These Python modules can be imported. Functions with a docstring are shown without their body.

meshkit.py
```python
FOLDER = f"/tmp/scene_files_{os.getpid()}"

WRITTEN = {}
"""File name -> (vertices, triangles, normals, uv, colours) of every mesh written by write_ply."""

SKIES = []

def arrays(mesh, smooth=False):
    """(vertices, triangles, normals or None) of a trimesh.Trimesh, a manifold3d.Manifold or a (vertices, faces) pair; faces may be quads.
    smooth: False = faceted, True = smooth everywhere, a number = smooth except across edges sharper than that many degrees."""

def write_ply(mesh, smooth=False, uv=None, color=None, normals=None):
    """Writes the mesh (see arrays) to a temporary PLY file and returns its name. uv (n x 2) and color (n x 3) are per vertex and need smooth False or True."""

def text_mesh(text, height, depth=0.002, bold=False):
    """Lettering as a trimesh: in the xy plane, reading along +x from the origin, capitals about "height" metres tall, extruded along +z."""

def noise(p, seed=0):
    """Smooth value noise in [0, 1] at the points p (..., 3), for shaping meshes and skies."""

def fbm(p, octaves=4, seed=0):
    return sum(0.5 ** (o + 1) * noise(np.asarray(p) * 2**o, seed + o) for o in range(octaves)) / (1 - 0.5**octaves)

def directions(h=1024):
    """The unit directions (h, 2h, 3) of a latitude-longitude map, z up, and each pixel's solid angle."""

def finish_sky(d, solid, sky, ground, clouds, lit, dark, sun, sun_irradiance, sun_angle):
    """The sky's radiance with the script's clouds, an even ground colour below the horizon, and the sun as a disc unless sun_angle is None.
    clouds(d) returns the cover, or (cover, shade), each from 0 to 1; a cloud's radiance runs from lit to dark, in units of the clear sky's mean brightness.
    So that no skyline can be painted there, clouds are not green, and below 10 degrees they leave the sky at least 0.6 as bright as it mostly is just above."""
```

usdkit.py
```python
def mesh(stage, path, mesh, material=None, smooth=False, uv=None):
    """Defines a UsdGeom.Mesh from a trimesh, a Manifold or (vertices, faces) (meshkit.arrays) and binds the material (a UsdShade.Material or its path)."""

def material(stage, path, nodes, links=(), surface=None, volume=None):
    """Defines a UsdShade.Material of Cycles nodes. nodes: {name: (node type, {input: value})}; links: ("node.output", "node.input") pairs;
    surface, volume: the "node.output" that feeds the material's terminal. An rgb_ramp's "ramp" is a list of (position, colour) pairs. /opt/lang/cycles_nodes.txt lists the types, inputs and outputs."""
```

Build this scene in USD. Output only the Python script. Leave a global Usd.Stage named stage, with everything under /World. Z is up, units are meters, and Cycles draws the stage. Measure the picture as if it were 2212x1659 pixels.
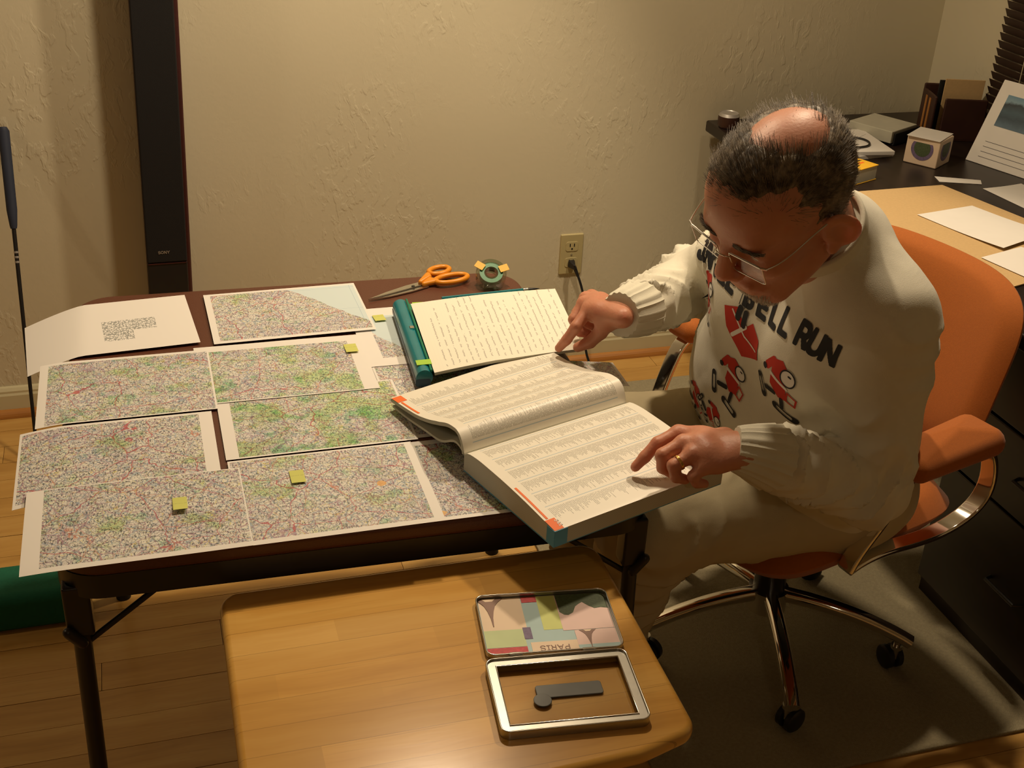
import math, random
import numpy as np, trimesh, manifold3d, shapely
import shapely.geometry as sg
from shapely import affinity
from scipy.spatial.transform import Rotation as Ro
from pxr import Usd, UsdGeom, UsdLux, UsdShade, Gf, Sdf, Vt
import usdkit, meshkit

stage = Usd.Stage.CreateInMemory()
UsdGeom.SetStageUpAxis(stage, UsdGeom.Tokens.z)
UsdGeom.SetStageMetersPerUnit(stage, 1.0)
UsdGeom.Xform.Define(stage, '/World')
UsdGeom.Scope.Define(stage, '/World/Looks')

# ------------------------------------------------------------------ camera, lights, exposure
FPX, YAW, PITCH, ROLL, CAMZ = 2629.5, 0.3137, 0.4933, 0.0518, 1.703
CPOS = np.array([0, 0, CAMZ])
FW = np.array([math.sin(YAW) * math.cos(PITCH), math.cos(YAW) * math.cos(PITCH), -math.sin(PITCH)])
_r = np.array([math.cos(YAW), -math.sin(YAW), 0]); _u = np.cross(_r, FW)
RT = _r * math.cos(ROLL) + _u * math.sin(ROLL); UP = -_r * math.sin(ROLL) + _u * math.cos(ROLL)
cam = UsdGeom.Camera.Define(stage, '/World/camera')
cam.AddTransformOp().Set(Gf.Matrix4d(*RT, 0, *UP, 0, *(-FW), 0, *CPOS, 1))
cam.CreateHorizontalApertureAttr(36.0); cam.CreateVerticalApertureAttr(36.0 * 1659 / 2212)
cam.CreateFocalLengthAttr(36.0 * FPX / 2212)
cam.CreateClippingRangeAttr(Gf.Vec2f(0.05, 50))
cam.CreateExposureAttr(0.0)

def can_light(name, x, y, z, radius, intensity, color):
    l = UsdLux.DiskLight.Define(stage, '/World/' + name)
    l.CreateRadiusAttr(radius); l.CreateIntensityAttr(intensity); l.CreateColorAttr(Gf.Vec3f(*color))
    l.AddTranslateOp().Set(Gf.Vec3d(x, y, z))
WARM = (1.0, 0.785, 0.53)
def spot(name, p, aim, radius, intensity, color, angle, soft):
    l = UsdLux.SphereLight.Define(stage, '/World/' + name); l.CreateRadiusAttr(radius); l.CreateIntensityAttr(intensity); l.CreateColorAttr(Gf.Vec3f(*color))
    s = UsdLux.ShapingAPI.Apply(l.GetPrim()); s.CreateShapingConeAngleAttr(angle); s.CreateShapingConeSoftnessAttr(soft)
    z = np.array(p, float) - np.array(aim, float); z /= np.linalg.norm(z); x = np.cross([0, 1, 0.], z); x /= np.linalg.norm(x); y = np.cross(z, x)
    l.AddTransformOp().Set(Gf.Matrix4d(*x, 0, *y, 0, *z, 0, *map(float, p), 1))
spot('ceiling_spot', (1.50, 2.25, 2.38), (.55, 1.75, .7), .05, 800, WARM, 54, .35)
can_light('ceiling_light', 0.60, 2.33, 2.43, 0.065, 520, WARM)
can_light('ceiling_light_001', -2.1, 2.1, 2.43, 0.07, 165, WARM)
can_light('ceiling_light_002', 0.1, -1.2, 2.43, 0.07, 80, WARM)
dome = UsdLux.DomeLight.Define(stage, '/World/sky'); dome.CreateIntensityAttr(0.002); dome.CreateColorAttr(Gf.Vec3f(0.3, 0.4, 0.8))

# ------------------------------------------------------------------ helpers
def ray(px, py):
    return FW + RT * ((px - 1106) / FPX) - UP * ((py - 829.5) / FPX)
def at(px, py, z):
    d = ray(px, py); return CPOS + d * ((z - CAMZ) / d[2])
def aty(px, py, y):
    d = ray(px, py); return CPOS + d * (y / d[1])

_names = {}
def numbered(parent, name):
    k = _names.get((parent, name), 0); _names[(parent, name)] = k + 1
    return name if k == 0 else f'{name}_{k:03d}'
def tag(prim, label=None, cat=None, group=None, kind=None):
    for k, v in (('label', label), ('category', cat), ('group', group), ('kind', kind)):
        if v: prim.SetCustomDataByKey(k, v)
class T:
    """a thing or part: prim path + world location"""
    def __init__(s, path, loc): s.path, s.loc, s.prim = path, np.array(loc, float), stage.GetPrimAtPath(path)
def thing(name, label, cat, loc=(0, 0, 0), group=None, kind=None):
    p = '/World/' + numbered('/World', name)
    x = UsdGeom.Xform.Define(stage, p); x.AddTranslateOp().Set(Gf.Vec3d(*map(float, loc)))
    tag(x.GetPrim(), label, cat, group, kind)
    return T(p, loc)
def obj(name, mesh, m, parent=None, smooth=False, uv=None, label=None, cat=None, group=None, kind=None):
    """mesh in world coordinates, made local to its thing"""
    base, loc = (parent.path, parent.loc) if parent else ('/World', np.zeros(3))
    p = base + '/' + numbered(base, name)
    v, f, n = meshkit.arrays(mesh, False)
    v = v - loc
    usdkit.mesh(stage, p, trimesh.Trimesh(v, f, process=False), M[m] if isinstance(m, str) else m, smooth=smooth, uv=uv)
    t = T(p, loc); tag(t.prim, label, cat, group, kind)
    return t
def solo(name, mesh, m, label, cat, group=None, smooth=False, uv=None, kind=None):
    return obj(name, mesh, m, None, smooth, uv, label, cat, group, kind)
def cat(*ms): return trimesh.util.concatenate([tm(m) for m in ms])
def tm(m):
    v, f, n = meshkit.arrays(m, False); return trimesh.Trimesh(v, f, process=False)
def box(x0, x1, y0, y1, z0, z1):
    m = trimesh.creation.box([x1 - x0, y1 - y0, z1 - z0]); m.apply_translation([(x0 + x1) / 2, (y0 + y1) / 2, (z0 + z1) / 2]); return m
def rbox(x0, x1, y0, y1, z0, z1, r=.004, seg=12):
    s = manifold3d.Manifold.sphere(r, seg)
    return tm(manifold3d.Manifold.batch_hull([s.translate([x, y, z]) for x in (x0 + r, x1 - r) for y in (y0 + r, y1 - r) for z in (z0 + r, z1 - r)]))
def hull(pts, r, seg=12):
    rs = r if np.ndim(r) else [r] * len(pts)
    return tm(manifold3d.Manifold.batch_hull([manifold3d.Manifold.sphere(float(q), seg).translate([float(c) for c in p]) for p, q in zip(pts, rs)]))
def move(m, t=(0, 0, 0), rz=0, ry=0, rx=0):
    m = tm(m); m.vertices = Ro.from_euler('xyz', [rx, ry, rz], degrees=True).apply(m.vertices) + np.array(t, float); return m
def frame(m, o, ex, ey, ez):
    m = tm(m); m.vertices = np.array(o) + m.vertices @ np.array([ex, ey, ez]); return m
def unit(v): v = np.array(v, float); return v / np.linalg.norm(v)
def spline(pts, n):
    from scipy.interpolate import CubicSpline
    pts = np.array(pts, float); t = np.r_[0, np.cumsum(np.linalg.norm(np.diff(pts, axis=0), axis=1))]
    return CubicSpline(t, pts)(np.linspace(0, t[-1], n))
def sweep(pts, prof, up=None, close=False, scale=None):
    """profile (k,2) swept along pts; profile x along side, y along 'up'"""
    pts = np.array(pts, float); prof = np.array(prof, float); n, k = len(pts), len(prof)
    tg = np.roll(pts, -1, 0) - np.roll(pts, 1, 0) if close else np.gradient(pts, axis=0)
    tg /= np.linalg.norm(tg, axis=1)[:, None]
    V = []
    if up is None:
        a = np.array([0, 0, 1.]) if abs(tg[0][2]) < .9 else np.array([1., 0, 0]); u = unit(a - tg[0] * (a @ tg[0]))
    for i in range(n):
        if up is None: u = unit(u - tg[i] * (u @ tg[i]))
        else: u = unit(np.array(up) - tg[i] * (np.array(up) @ tg[i]))
        s = np.cross(tg[i], u); sc = 1 if scale is None else scale[i]
        V.append(pts[i] + sc * (prof[:, :1] * s + prof[:, 1:] * u))
    V = np.vstack(V); F = []
    m = n if close else n - 1
    for i in range(m):
        for j in range(k):
            a, b, c, d = i * k + j, i * k + (j + 1) % k, ((i + 1) % n) * k + (j + 1) % k, ((i + 1) % n) * k + j
            F += [[a, b, c], [a, c, d]]
    if not close:
        for e, rev in ((0, True), (n - 1, False)):
            c = len(V); V = np.vstack([V, V[e * k:(e + 1) * k].mean(0)])
            for j in range(k):
                t = [c, e * k + j, e * k + (j + 1) % k]; F.append(t[::-1] if rev else t)
    mm = trimesh.Trimesh(V, F, process=False)
    if mm.volume < 0: mm.invert()
    return mm
def circ(r, n=12, ry=None): 
    a = np.linspace(0, 2 * np.pi, n, endpoint=False); return np.c_[r * np.cos(a), (ry or r) * np.sin(a)]
def rrect(w, h, r, n=4):
    return np.array(sg.box(-w / 2 + r, -h / 2 + r, w / 2 - r, h / 2 - r).buffer(r, quad_segs=n).exterior.coords)[:-1]
def tube(pts, r, n=10, close=False): return sweep(pts, circ(r, n), close=close)
def cyl(p0, p1, r, n=24, r1=None):
    return sweep(np.array([p0, p1], float), circ(r, n), scale=[1, (r if r1 is None else r1) / r])
def lathe(prof, c, n=40, axis=(0, 0, 1)):
    prof = np.array(prof, float); a = np.linspace(0, 2 * np.pi, n, endpoint=False)
    m = trimesh.creation.revolve(prof, sections=n)
    ez = unit(axis); ex = unit(np.cross([0, 1, 0.3], ez)); ey = np.cross(ez, ex)
    m.vertices = np.array(c) + m.vertices @ np.array([ex, ey, ez]); 
    if m.volume < 0: m.invert()
    return m
def slab(poly, z0, z1, bev=0, n=3):
    """extruded polygon with rounded top and bottom edges"""
    if not bev: 
        m = trimesh.creation.extrude_polygon(poly, z1 - z0, engine='earcut'); m.apply_translation([0, 0, z0]); return m
    ring = lambda p: np.array(p.exterior.coords)[:-1]
    base = ring(poly); k = len(base)
    # offset inward along vertex normals
    d = np.roll(base, -1, 0) - np.roll(base, 1, 0); nn = np.c_[d[:, 1], -d[:, 0]]; nn /= np.linalg.norm(nn, axis=1)[:, None]
    if not poly.exterior.is_ccw: nn = -nn
    lev = [(bev * (1 - math.sin(t)), z0 + bev * (1 - math.cos(t))) for t in np.linspace(0, math.pi / 2, n + 1)] + [(bev * (1 - math.cos(t)), z1 - bev * (1 - math.sin(t))) for t in np.linspace(0, math.pi / 2, n + 1)]
    V = np.vstack([np.c_[base - nn * o, np.full(k, z)] for o, z in lev]); F = []
    for i in range(len(lev) - 1):
        for j in range(k):
            a, b, c, e = i * k + j, i * k + (j + 1) % k, (i + 1) * k + (j + 1) % k, (i + 1) * k + j
            F += [[a, b, c], [a, c, e]]
    for i, rev in ((0, True), (len(lev) - 1, False)):
        c = len(V); V = np.vstack([V, np.r_[V[i * k:(i + 1) * k].mean(0)]])
        for j in range(k):
            t = [c, i * k + j, i * k + (j + 1) % k]; F.append(t[::-1] if rev else t)
    m = trimesh.Trimesh(V, F, process=False)
    if m.volume < 0: m.invert()
    return m
def gridslab(P, th):
    """P (n,m,3) top surface; a closed thin solid below it; uv from arc length"""
    n, m, _ = P.shape
    du, dv = np.gradient(P, axis=0), np.gradient(P, axis=1)
    nr = np.cross(du, dv); nr /= np.linalg.norm(nr, axis=2)[..., None]
    if nr[..., 2].mean() < 0: nr = -nr
    V = np.vstack([P.reshape(-1, 3), (P - nr * th).reshape(-1, 3)]); N = n * m; F = []
    idx = np.arange(N).reshape(n, m)
    a, b, c, d = idx[:-1, :-1].ravel(), idx[1:, :-1].ravel(), idx[1:, 1:].ravel(), idx[:-1, 1:].ravel()
    q = np.vstack([np.c_[a, b, c], np.c_[a, c, d]])
    F = [q, q[:, ::-1] + N]
    for e in (idx[:, 0], idx[-1, :], idx[::-1, -1], idx[0, ::-1]):
        x, y = e[:-1], e[1:]; F += [np.c_[x, x + N, y + N], np.c_[x, y + N, y]]
    mm = trimesh.Trimesh(V, np.vstack(F), process=False)
    if mm.volume < 0: mm.invert()
    us = np.r_[0, np.cumsum(np.linalg.norm(np.diff(P[:, m // 2], axis=0), axis=1))]; vs = np.r_[0, np.cumsum(np.linalg.norm(np.diff(P[n // 2], axis=0), axis=1))]
    uv = np.stack(np.meshgrid(us, vs, indexing='ij'), -1).reshape(-1, 2)
    return mm, np.vstack([uv, uv])

# ------------------------------------------------------------------ node graphs
class R:
    def __init__(s, g, ref): s.g, s.ref = g, ref
    def _m(s, op, *a): return s.g.math(op, *a)
    def __add__(s, o): return s._m('add', s, o)
    __radd__ = __add__
    def __sub__(s, o): return s._m('subtract', s, o)
    def __rsub__(s, o): return s._m('subtract', o, s)
    def __mul__(s, o): return s._m('multiply', s, o)
    __rmul__ = __mul__
    def __truediv__(s, o): return s._m('divide', s, o)
    def lt(s, o): return s._m('less_than', s, o)
    def gt(s, o): return s._m('greater_than', s, o)
    def floor(s): return s._m('floor', s)
    def fract(s): return s._m('fraction', s)
    def abs(s): return s._m('absolute', s)
    def min(s, o): return s._m('minimum', s, o)
    def max(s, o): return s._m('maximum', s, o)
class G:
    def __init__(s): s.n, s.l = {}, []
    def node(s, kind, out, **kw):
        name = f'n{len(s.n)}'; vals = {}
        for k, v in kw.items():
            if isinstance(v, R): s.l.append((v.ref, f'{name}.{k}'))
            else: vals[k] = v
        s.n[name] = (kind, vals)
        return R(s, f'{name}.{out}')
    def math(s, op, a, b=None, c=None):
        kw = dict(math_type=op, value1=a)
        if b is not None: kw['value2'] = b
        return s.node('math', 'value', **kw)
    def uv(s): return s.node('texture_coordinate', 'UV')
    def ob(s): return s.node('texture_coordinate', 'object')
    def pos(s): return s.node('geometry', 'position')
    def xyz(s, v):
        r = s.node('separate_xyz', 'x', vector=v); nm = r.ref.split('.')[0]
        return r, R(s, nm + '.y'), R(s, nm + '.z')
    def vec(s, x=0., y=0., z=0.): return s.node('combine_xyz', 'vector', x=x, y=y, z=z)
    def map(s, v, scale=(1, 1, 1), loc=(0, 0, 0), rot=(0, 0, 0)): return s.node('mapping', 'vector', mapping_type='point', vector=v, scale=scale, location=loc, rotation=rot)
    def noise(s, v, scale, detail=2., rough=.5, dist=0., out='fac'): return s.node('noise_texture', out, vector=v, scale=scale, detail=detail, roughness=rough, distortion=dist)
    def vor(s, v, scale, feature='distance_to_edge', out='distance', rnd=1.): return s.node('voronoi_texture', out, feature=feature, vector=v, scale=scale, randomness=rnd)
    def white(s, v): return s.node('white_noise_texture', 'value', vector=v)
    def mix(s, fac, a, b): return s.node('mix', 'color', mix_type='mix', fac=fac, color1=a, color2=b)
    def mul(s, fac, a, b): return s.node('mix', 'color', mix_type='multiply', fac=fac, color1=a, color2=b)
    def ramp(s, f, stops): return s.node('rgb_ramp', 'color', fac=f, ramp=stops)
    def step(s, v, a, b): return s.node('map_range', 'result', range_type='smoothstep', value=v, from_min=a, from_max=b, to_min=0., to_max=1.)
    def warp(s, v, scale, amt):
        c = s.noise(v, scale, 3., .6, out='color')
        d = s.node('vector_math', 'vector', math_type='subtract', vector1=c, vector2=(.5, .5, .5))
        d = s.node('vector_math', 'vector', math_type='scale', vector1=d, scale=amt)
        return s.node('vector_math', 'vector', math_type='add', vector1=v, vector2=d)
    def bump(s, h, strength=.3, dist=.002): return s.node('bump', 'normal', height=h, strength=strength, distance=dist)
    def out(s, name, color, rough=.6, normal=None, **kw):
        if normal is not None: kw['normal'] = normal
        r = s.node('principled_bsdf', 'BSDF', base_color=color, roughness=rough, **kw)
        M[name] = usdkit.material(stage, '/World/Looks/' + name, s.n, s.l, surface=r.ref)
        return M[name]
M = {}
def flat(name, color, rough=.55, metal=0., var=.12, scale=30., bump=0., bscale=200., bdist=.001, **kw):
    g = G(); o = g.ob(); c = color
    if var:
        f = g.noise(o, scale, 3.); c = g.mix(f, tuple(x * (1 - var) for x in color), tuple(min(1, x * (1 + var)) for x in color))
    nr = g.bump(g.noise(o, bscale, 3.), bump, bdist) if bump else None
    return g.out(name, c, rough, nr, metallic=metal, **kw)
# ------------------------------------------------------------------ materials
rnd = random.Random(7); nrs = np.random.default_rng(7)
def wall_mat():
    g = G(); p = g.pos()
    c = g.mix(g.noise(p, 3., 3.), (.60, .55, .40), (.66, .605, .445))
    w = g.warp(p, 9., .06)
    strokes = g.noise(g.map(w, (46, 46, 17), rot=(0, .9, 0)), 1., 3., .55)
    patch = g.step(g.noise(p, 2.3, 2.), .45, .62)
    h = g.step(strokes, .5, .62) * patch * .9 + g.noise(p, 95., 2.) * .25
    g.out('wall_paint', c, .7, g.bump(h, .38, .0022))
wall_mat()
def wood(name, c0, c1, c2, axis=0, rough=.3, sc=1., coat=0., rand=.25, stripe=0.):
    g = G(); o = g.ob(); s = [22., 22., 22.]; s[axis] = 1.6
    if rand:
        r = g.node('object_info', 'random'); o = g.node('vector_math', 'vector', math_type='add', vector1=o, vector2=g.vec(r * 37., r * 19., r * 11.))
    w = g.warp(o, 3., .05)
    f = g.noise(g.map(w, tuple(x * sc for x in s)), 1., 5., .6)
    c = g.ramp(f, [(.28, c0), (.5, c1), (.72, c2)])
    fine = g.noise(g.map(o, tuple((240. if i != axis else 6.) * sc for i in range(3))), 1., 2.)
    c = g.mix(g.step(fine, .62, .8) * .35, c, tuple(x * .55 for x in c0))
    if stripe:
        x, y, z = g.xyz(g.map(o, (1, 1, 1))); t = (y / stripe).floor()
        v = g.white(g.vec(t, (x / .34 + t * .37).floor()))
        c = g.mix(v * .5, c, tuple(x * .72 for x in c1))
        c = g.mix(((y / stripe).fract()).lt(.025) * .4, c, tuple(x * .4 for x in c0))
    if rand: c = g.mix(g.node('object_info', 'random') * rand, c, tuple(x * .62 for x in c1))
    g.out(name, c, rough, g.bump(f, .06, .002), coat_weight=coat, coat_roughness=.15)
wood('oak_floor', (.40, .205, .045), (.52, .29, .075), (.60, .37, .115), 0, .38, coat=.2, rand=.16)
wood('tray_wood', (.46, .22, .035), (.60, .32, .065), (.70, .42, .11), 0, .22, .8, .5, 0., .045)
wood('trim_wood', (.33, .13, .025), (.42, .18, .04), (.5, .23, .06), 0, .4, rand=0)
wood('desk_wood', (.010, .006, .005), (.017, .010, .008), (.026, .015, .011), 1, .35, rand=0)
flat('trim_paint', (.60, .55, .36), .4, var=.03)
flat('ceiling_paint', (.7, .68, .6), .8, var=.03)
flat('plate_plastic', (.50, .43, .22), .35, var=.04)
flat('black_plastic', (.012, .012, .013), .4, var=.1)
flat('black_metal', (.014, .013, .013), .35, var=.2)
flat('rubber', (.01, .01, .01), .7)
flat('chrome', (.82, .80, .76), .07, 1., var=.0)
flat('steel', (.62, .6, .56), .22, 1., var=.05)
flat('tin_metal', (.48, .47, .43), .33, 1., var=.12, scale=60)
flat('orange_fabric', (.37, .097, .005), .85, var=.12, scale=260, bump=.35, bscale=900, sheen_weight=.15)
flat('green_fabric', (.004, .115, .06), .85, var=.2, scale=200, bump=.3, bscale=700)
flat('rug_pile', (.33, .285, .18), .95, var=.22, scale=140, bump=.8, bscale=450, bdist=.004)
flat('vinyl_brown', (.105, .033, .016), .42, var=.2, scale=400, bump=.25, bscale=500)
flat('speaker_cloth', (.0045, .004, .005), .8, var=.3, scale=500, bump=.3, bscale=900)
flat('speaker_side', (.05, .012, .012), .4, var=.2)
flat('paper_white', (.80, .78, .74), .75, var=.03)
flat('tan_board', (.58, .40, .19), .8, var=.1, scale=160)
flat('leather_brown', (.045, .016, .010), .5, var=.2, bump=.2)
flat('amber_plastic', (.75, .27, .012), .35, var=.05)
flat('red_print', (.52, .03, .015), .8, var=.1)
flat('black_print', (.015, .016, .02), .8, var=.1)
flat('grey_print', (.20, .19, .20), .8, var=.1)
flat('grip_rubber', (.02, .028, .055), .7, var=.1)
flat('teal_cover', (.006, .20, .24), .3, var=.15, coat_weight=.4)
flat('green_cover', (.004, .20, .11), .3, var=.1)
flat('blue_spine', (.012, .06, .11), .35, var=.15)
flat('neon_tab', (.36, .62, .05), .6, var=.05)
flat('yellow_card', (.80, .46, .03), .5, var=.06)
flat('silver_text', (.5, .48, .46), .4, .6, var=0)
flat('gold', (.85, .55, .2), .18, 1., var=0)
flat('page_edge', (.50, .49, .40), .85, var=.15, scale=20)
flat('orange_print', (.85, .16, .02), .6, var=.03)
flat('blue_print', (.10, .35, .55), .5, var=.05)
flat('dark_grey_magnet', (.10, .105, .10), .5, var=.15)
def grille():
    g = G(); o = g.ob(); x, y, z = g.xyz(o)
    l = (z / .0016).fract().lt(.25)
    g.out('page_block_edge', g.mix(l * .5, (.56, .55, .46), (.36, .36, .30)), .85)
grille()
def sticky():
    g = G(); x, y, z = g.xyz(g.uv())
    row = (y / .004).floor(); ok = g.white(g.vec(row)).gt(.45)
    ink = (y / .004).fract().lt(.35) * g.noise(g.map(g.uv(), (900, 200, 1)), 1., 2.).gt(.5) * ok * y.gt(.006) * y.lt(.024)
    g.out('sticky_paper', g.mix(ink * .6, (.60, .62, .16), (.25, .25, .1)), .7)
sticky()
def map_mat(name, W, H, mg, green=.5, sea=None, off=(0, 0), dens=1.):
    """printed road map on paper; uv in metres; mg = margins left, bottom, right, top"""
    g = G(); uv = g.uv(); x, y, z = g.xyz(uv)
    q = g.map(uv, loc=(off[0], off[1], 0.)); w = g.warp(q, 45., .010); w2 = g.warp(q, 16., .05)
    c = g.mix(g.noise(q, 24., 3.), (.74, .74, .62), (.72, .68, .67))
    gr = g.step(g.noise(w, 13., 4., .6), .60 - green * .16, .74 - green * .14)
    c = g.mix(g.vor(w2, 34.).lt(.012) * .8, c, (.66, .58, .16))
    c = g.mix(g.vor(w, 125.).lt(.055) * .6 * dens, c, (.25, .24, .27))
    c = g.mix(g.vor(g.warp(q, 30., .02), 60.).lt(.035) * .6, c, (.25, .36, .46))
    txt = g.noise(g.map(q, (420, 170, 1)), 1., 2.).gt(.57) * g.noise(g.map(q, (60, 150, 1), loc=(3., 5., 0)), 1., 2.).gt(.44)
    c = g.mix(txt * .70 * dens, c, (.06, .06, .075))
    txt2 = g.noise(g.map(q, (190, 520, 1), loc=(9., 2., 0)), 1., 2.).gt(.63)
    c = g.mix(txt2 * .6 * dens, c, (.10, .11, .09))
    c = g.mix(g.vor(g.warp(q, 40., .012), 48.).lt(.024) * .5, c, (.34, .12, .22))
    c = g.mix(g.vor(g.warp(q, 14., .035), 9.).lt(.0044) * .85, c, (.46, .09, .11))
    c = g.mix(g.vor(g.warp(q, 22., .03), 15.).lt(.005) * .7, c, (.55, .20, .12))
    fo_ = g.step(g.noise(w, 21., 4., .65), .60 - green * .10, .68 - green * .04)
    c = g.mul(gr * .85, c, (.68, .92, .46)); c = g.mul(fo_ * min(.95, .35 + green * .6), c, (.42, .80, .50))
    c = g.mul(g.step(g.noise(q, 9., 3.), .5, .62) * .5, c, (.84, .80, .90))
    town = g.vor(w, 7., 'f1').lt(.055); c = g.mix(town * .8, c, (.74, .40, .10))
    if sea:
        s = g.step(x * sea[0] + y * sea[1] + g.noise(q, 18., 3.) * .035, sea[2], sea[2] + .003); c = g.mix(s, c, (.60, .71, .74))
        ln = ((x / .14).fract().lt(.008)).max((y / .1).fract().lt(.010)); c = g.mix(s * ln * .5, c, (.3, .42, .55))
    ed = (x - mg[0]).min(y - mg[1]).min(g.math('subtract', W - mg[2], x)).min(g.math('subtract', H - mg[3], y)).gt(0.)
    c = g.mix(ed, (.80, .775, .74), c)
    g.out(name, c, .6)
def index_page(name, Lx, Wy, flip=False):
    """columns of place-name index along the spine: u along spine, v away from it"""
    g = G(); x, y, z = g.xyz(g.uv())
    P = (Wy - .03) / 6; cy = (y - .014) / P; fr = cy.fract(); col = cy.floor()
    ln = (x / .0024).floor(); ran = g.white(g.vec(ln, col))
    ink = (x / .0024).fract().lt(.55) * fr.gt(.16) * fr.lt(ran * .5 + .45) * g.noise(g.map(g.uv(), (300, 800, 1)), 1., 1.).gt(.40)
    rule = fr.lt(.045)
    inside = x.gt(.018) * g.math('subtract', Lx - .016, x).gt(0.) * y.gt(.012) * g.math('subtract', Wy - .017, y).gt(0.)
    c = (.83, .80, .70)
    c = g.mix(rule * inside * .75, c, (.34, .48, .58))
    c = g.mix(ink * inside * .62, c, (.20, .19, .17))
    g.out(name, c, .42, coat_weight=.15, coat_roughness=.3)
def handwriting(name, W, H):
    g = G(); uv = g.uv(); x, y, z = g.xyz(uv)
    wx = x + g.noise(g.map(uv, (20, 60, 1)), 1., 1.) * .002
    ln = (wx / .0125).floor(); ran = g.white(g.vec(ln))
    inkl = ((wx / .0125).fract() - g.noise(g.map(uv, (30, 420, 1)), 1., 2.) * .5).abs().lt(.085)
    words = g.noise(g.map(uv, (80, 55, 1), loc=(2., 7., 0)), 1., 1.).gt(.45)
    ins = x.gt(.02) * g.math('subtract', W - .012, x).gt(0.) * y.gt(.012) * g.math('subtract', ran * .16 + (H - .10), y).gt(0.)
    grid = (x / .00625).fract().lt(.06)
    c = g.mix(grid * .25, (.83, .80, .68), (.55, .58, .60))
    c = g.mix(inkl * words * ins * .5, c, (.12, .11, .13))
    g.out(name, c, .65)

# ------------------------------------------------------------------ the setting
WY, WX = 3.131, 2.28
def st(name, mesh, m, parent=None, **k): return obj(name, mesh, m, parent, kind='structure', **k)
# walls are plain slabs; window opening in the right wall
st('wall_back', box(-5.0, WX + .12, WY, WY + .1, -.05, 2.55), 'wall_paint')
st('wall_left', box(-5.1, -5.0, -4.1, WY + .1, -.05, 2.55), 'wall_paint')
st('wall_front', box(-5.0, WX + .12, -4.1, -4.0, -.05, 2.55), 'wall_paint')
w0, w1, wz0, wz1 = 1.35, 2.78, .84, 2.1
st('wall_right', cat(box(WX, WX + .12, -4.0, w0, -.05, 2.55), box(WX, WX + .12, w1, WY, -.05, 2.55), box(WX, WX + .12, w0, w1, -.05, wz0), box(WX, WX + .12, w0, w1, wz1, 2.55)), 'wall_paint')
st('ceiling', box(-5.1, WX + .12, -4.1, WY + .1, 2.45, 2.55), 'ceiling_paint')
fl = UsdGeom.Xform.Define(stage, '/World/floor'); tag(fl.GetPrim(), kind='structure'); FL = T('/World/floor', (0, 0, 0))
obj('subfloor', box(-5.0, WX, -4.0, WY, -.06, -.013), 'oak_floor', FL)
PW = .083; row = 0; yy = WY - .012
while yy > .45:
    x = -1.5 - rnd.uniform(0, .9)
    while x < WX:
        L = rnd.uniform(.55, 1.5); x0, x1 = max(x, -1.5), min(x + L, WX)
        if x1 - x0 > .05: obj('plank', box(x0 + .0005, x1 - .0006, yy - PW + .0006, yy - .0006, -.013, rnd.uniform(-.0006, 0.)), 'oak_floor', FL)
        x += L
    yy -= PW
obj('floor_rest', cat(box(-5.0, -1.5, -4.0, WY, -.013, -.0003), box(-1.5, WX, -4.0, yy, -.013, -.0003)), 'oak_floor', FL)
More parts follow.
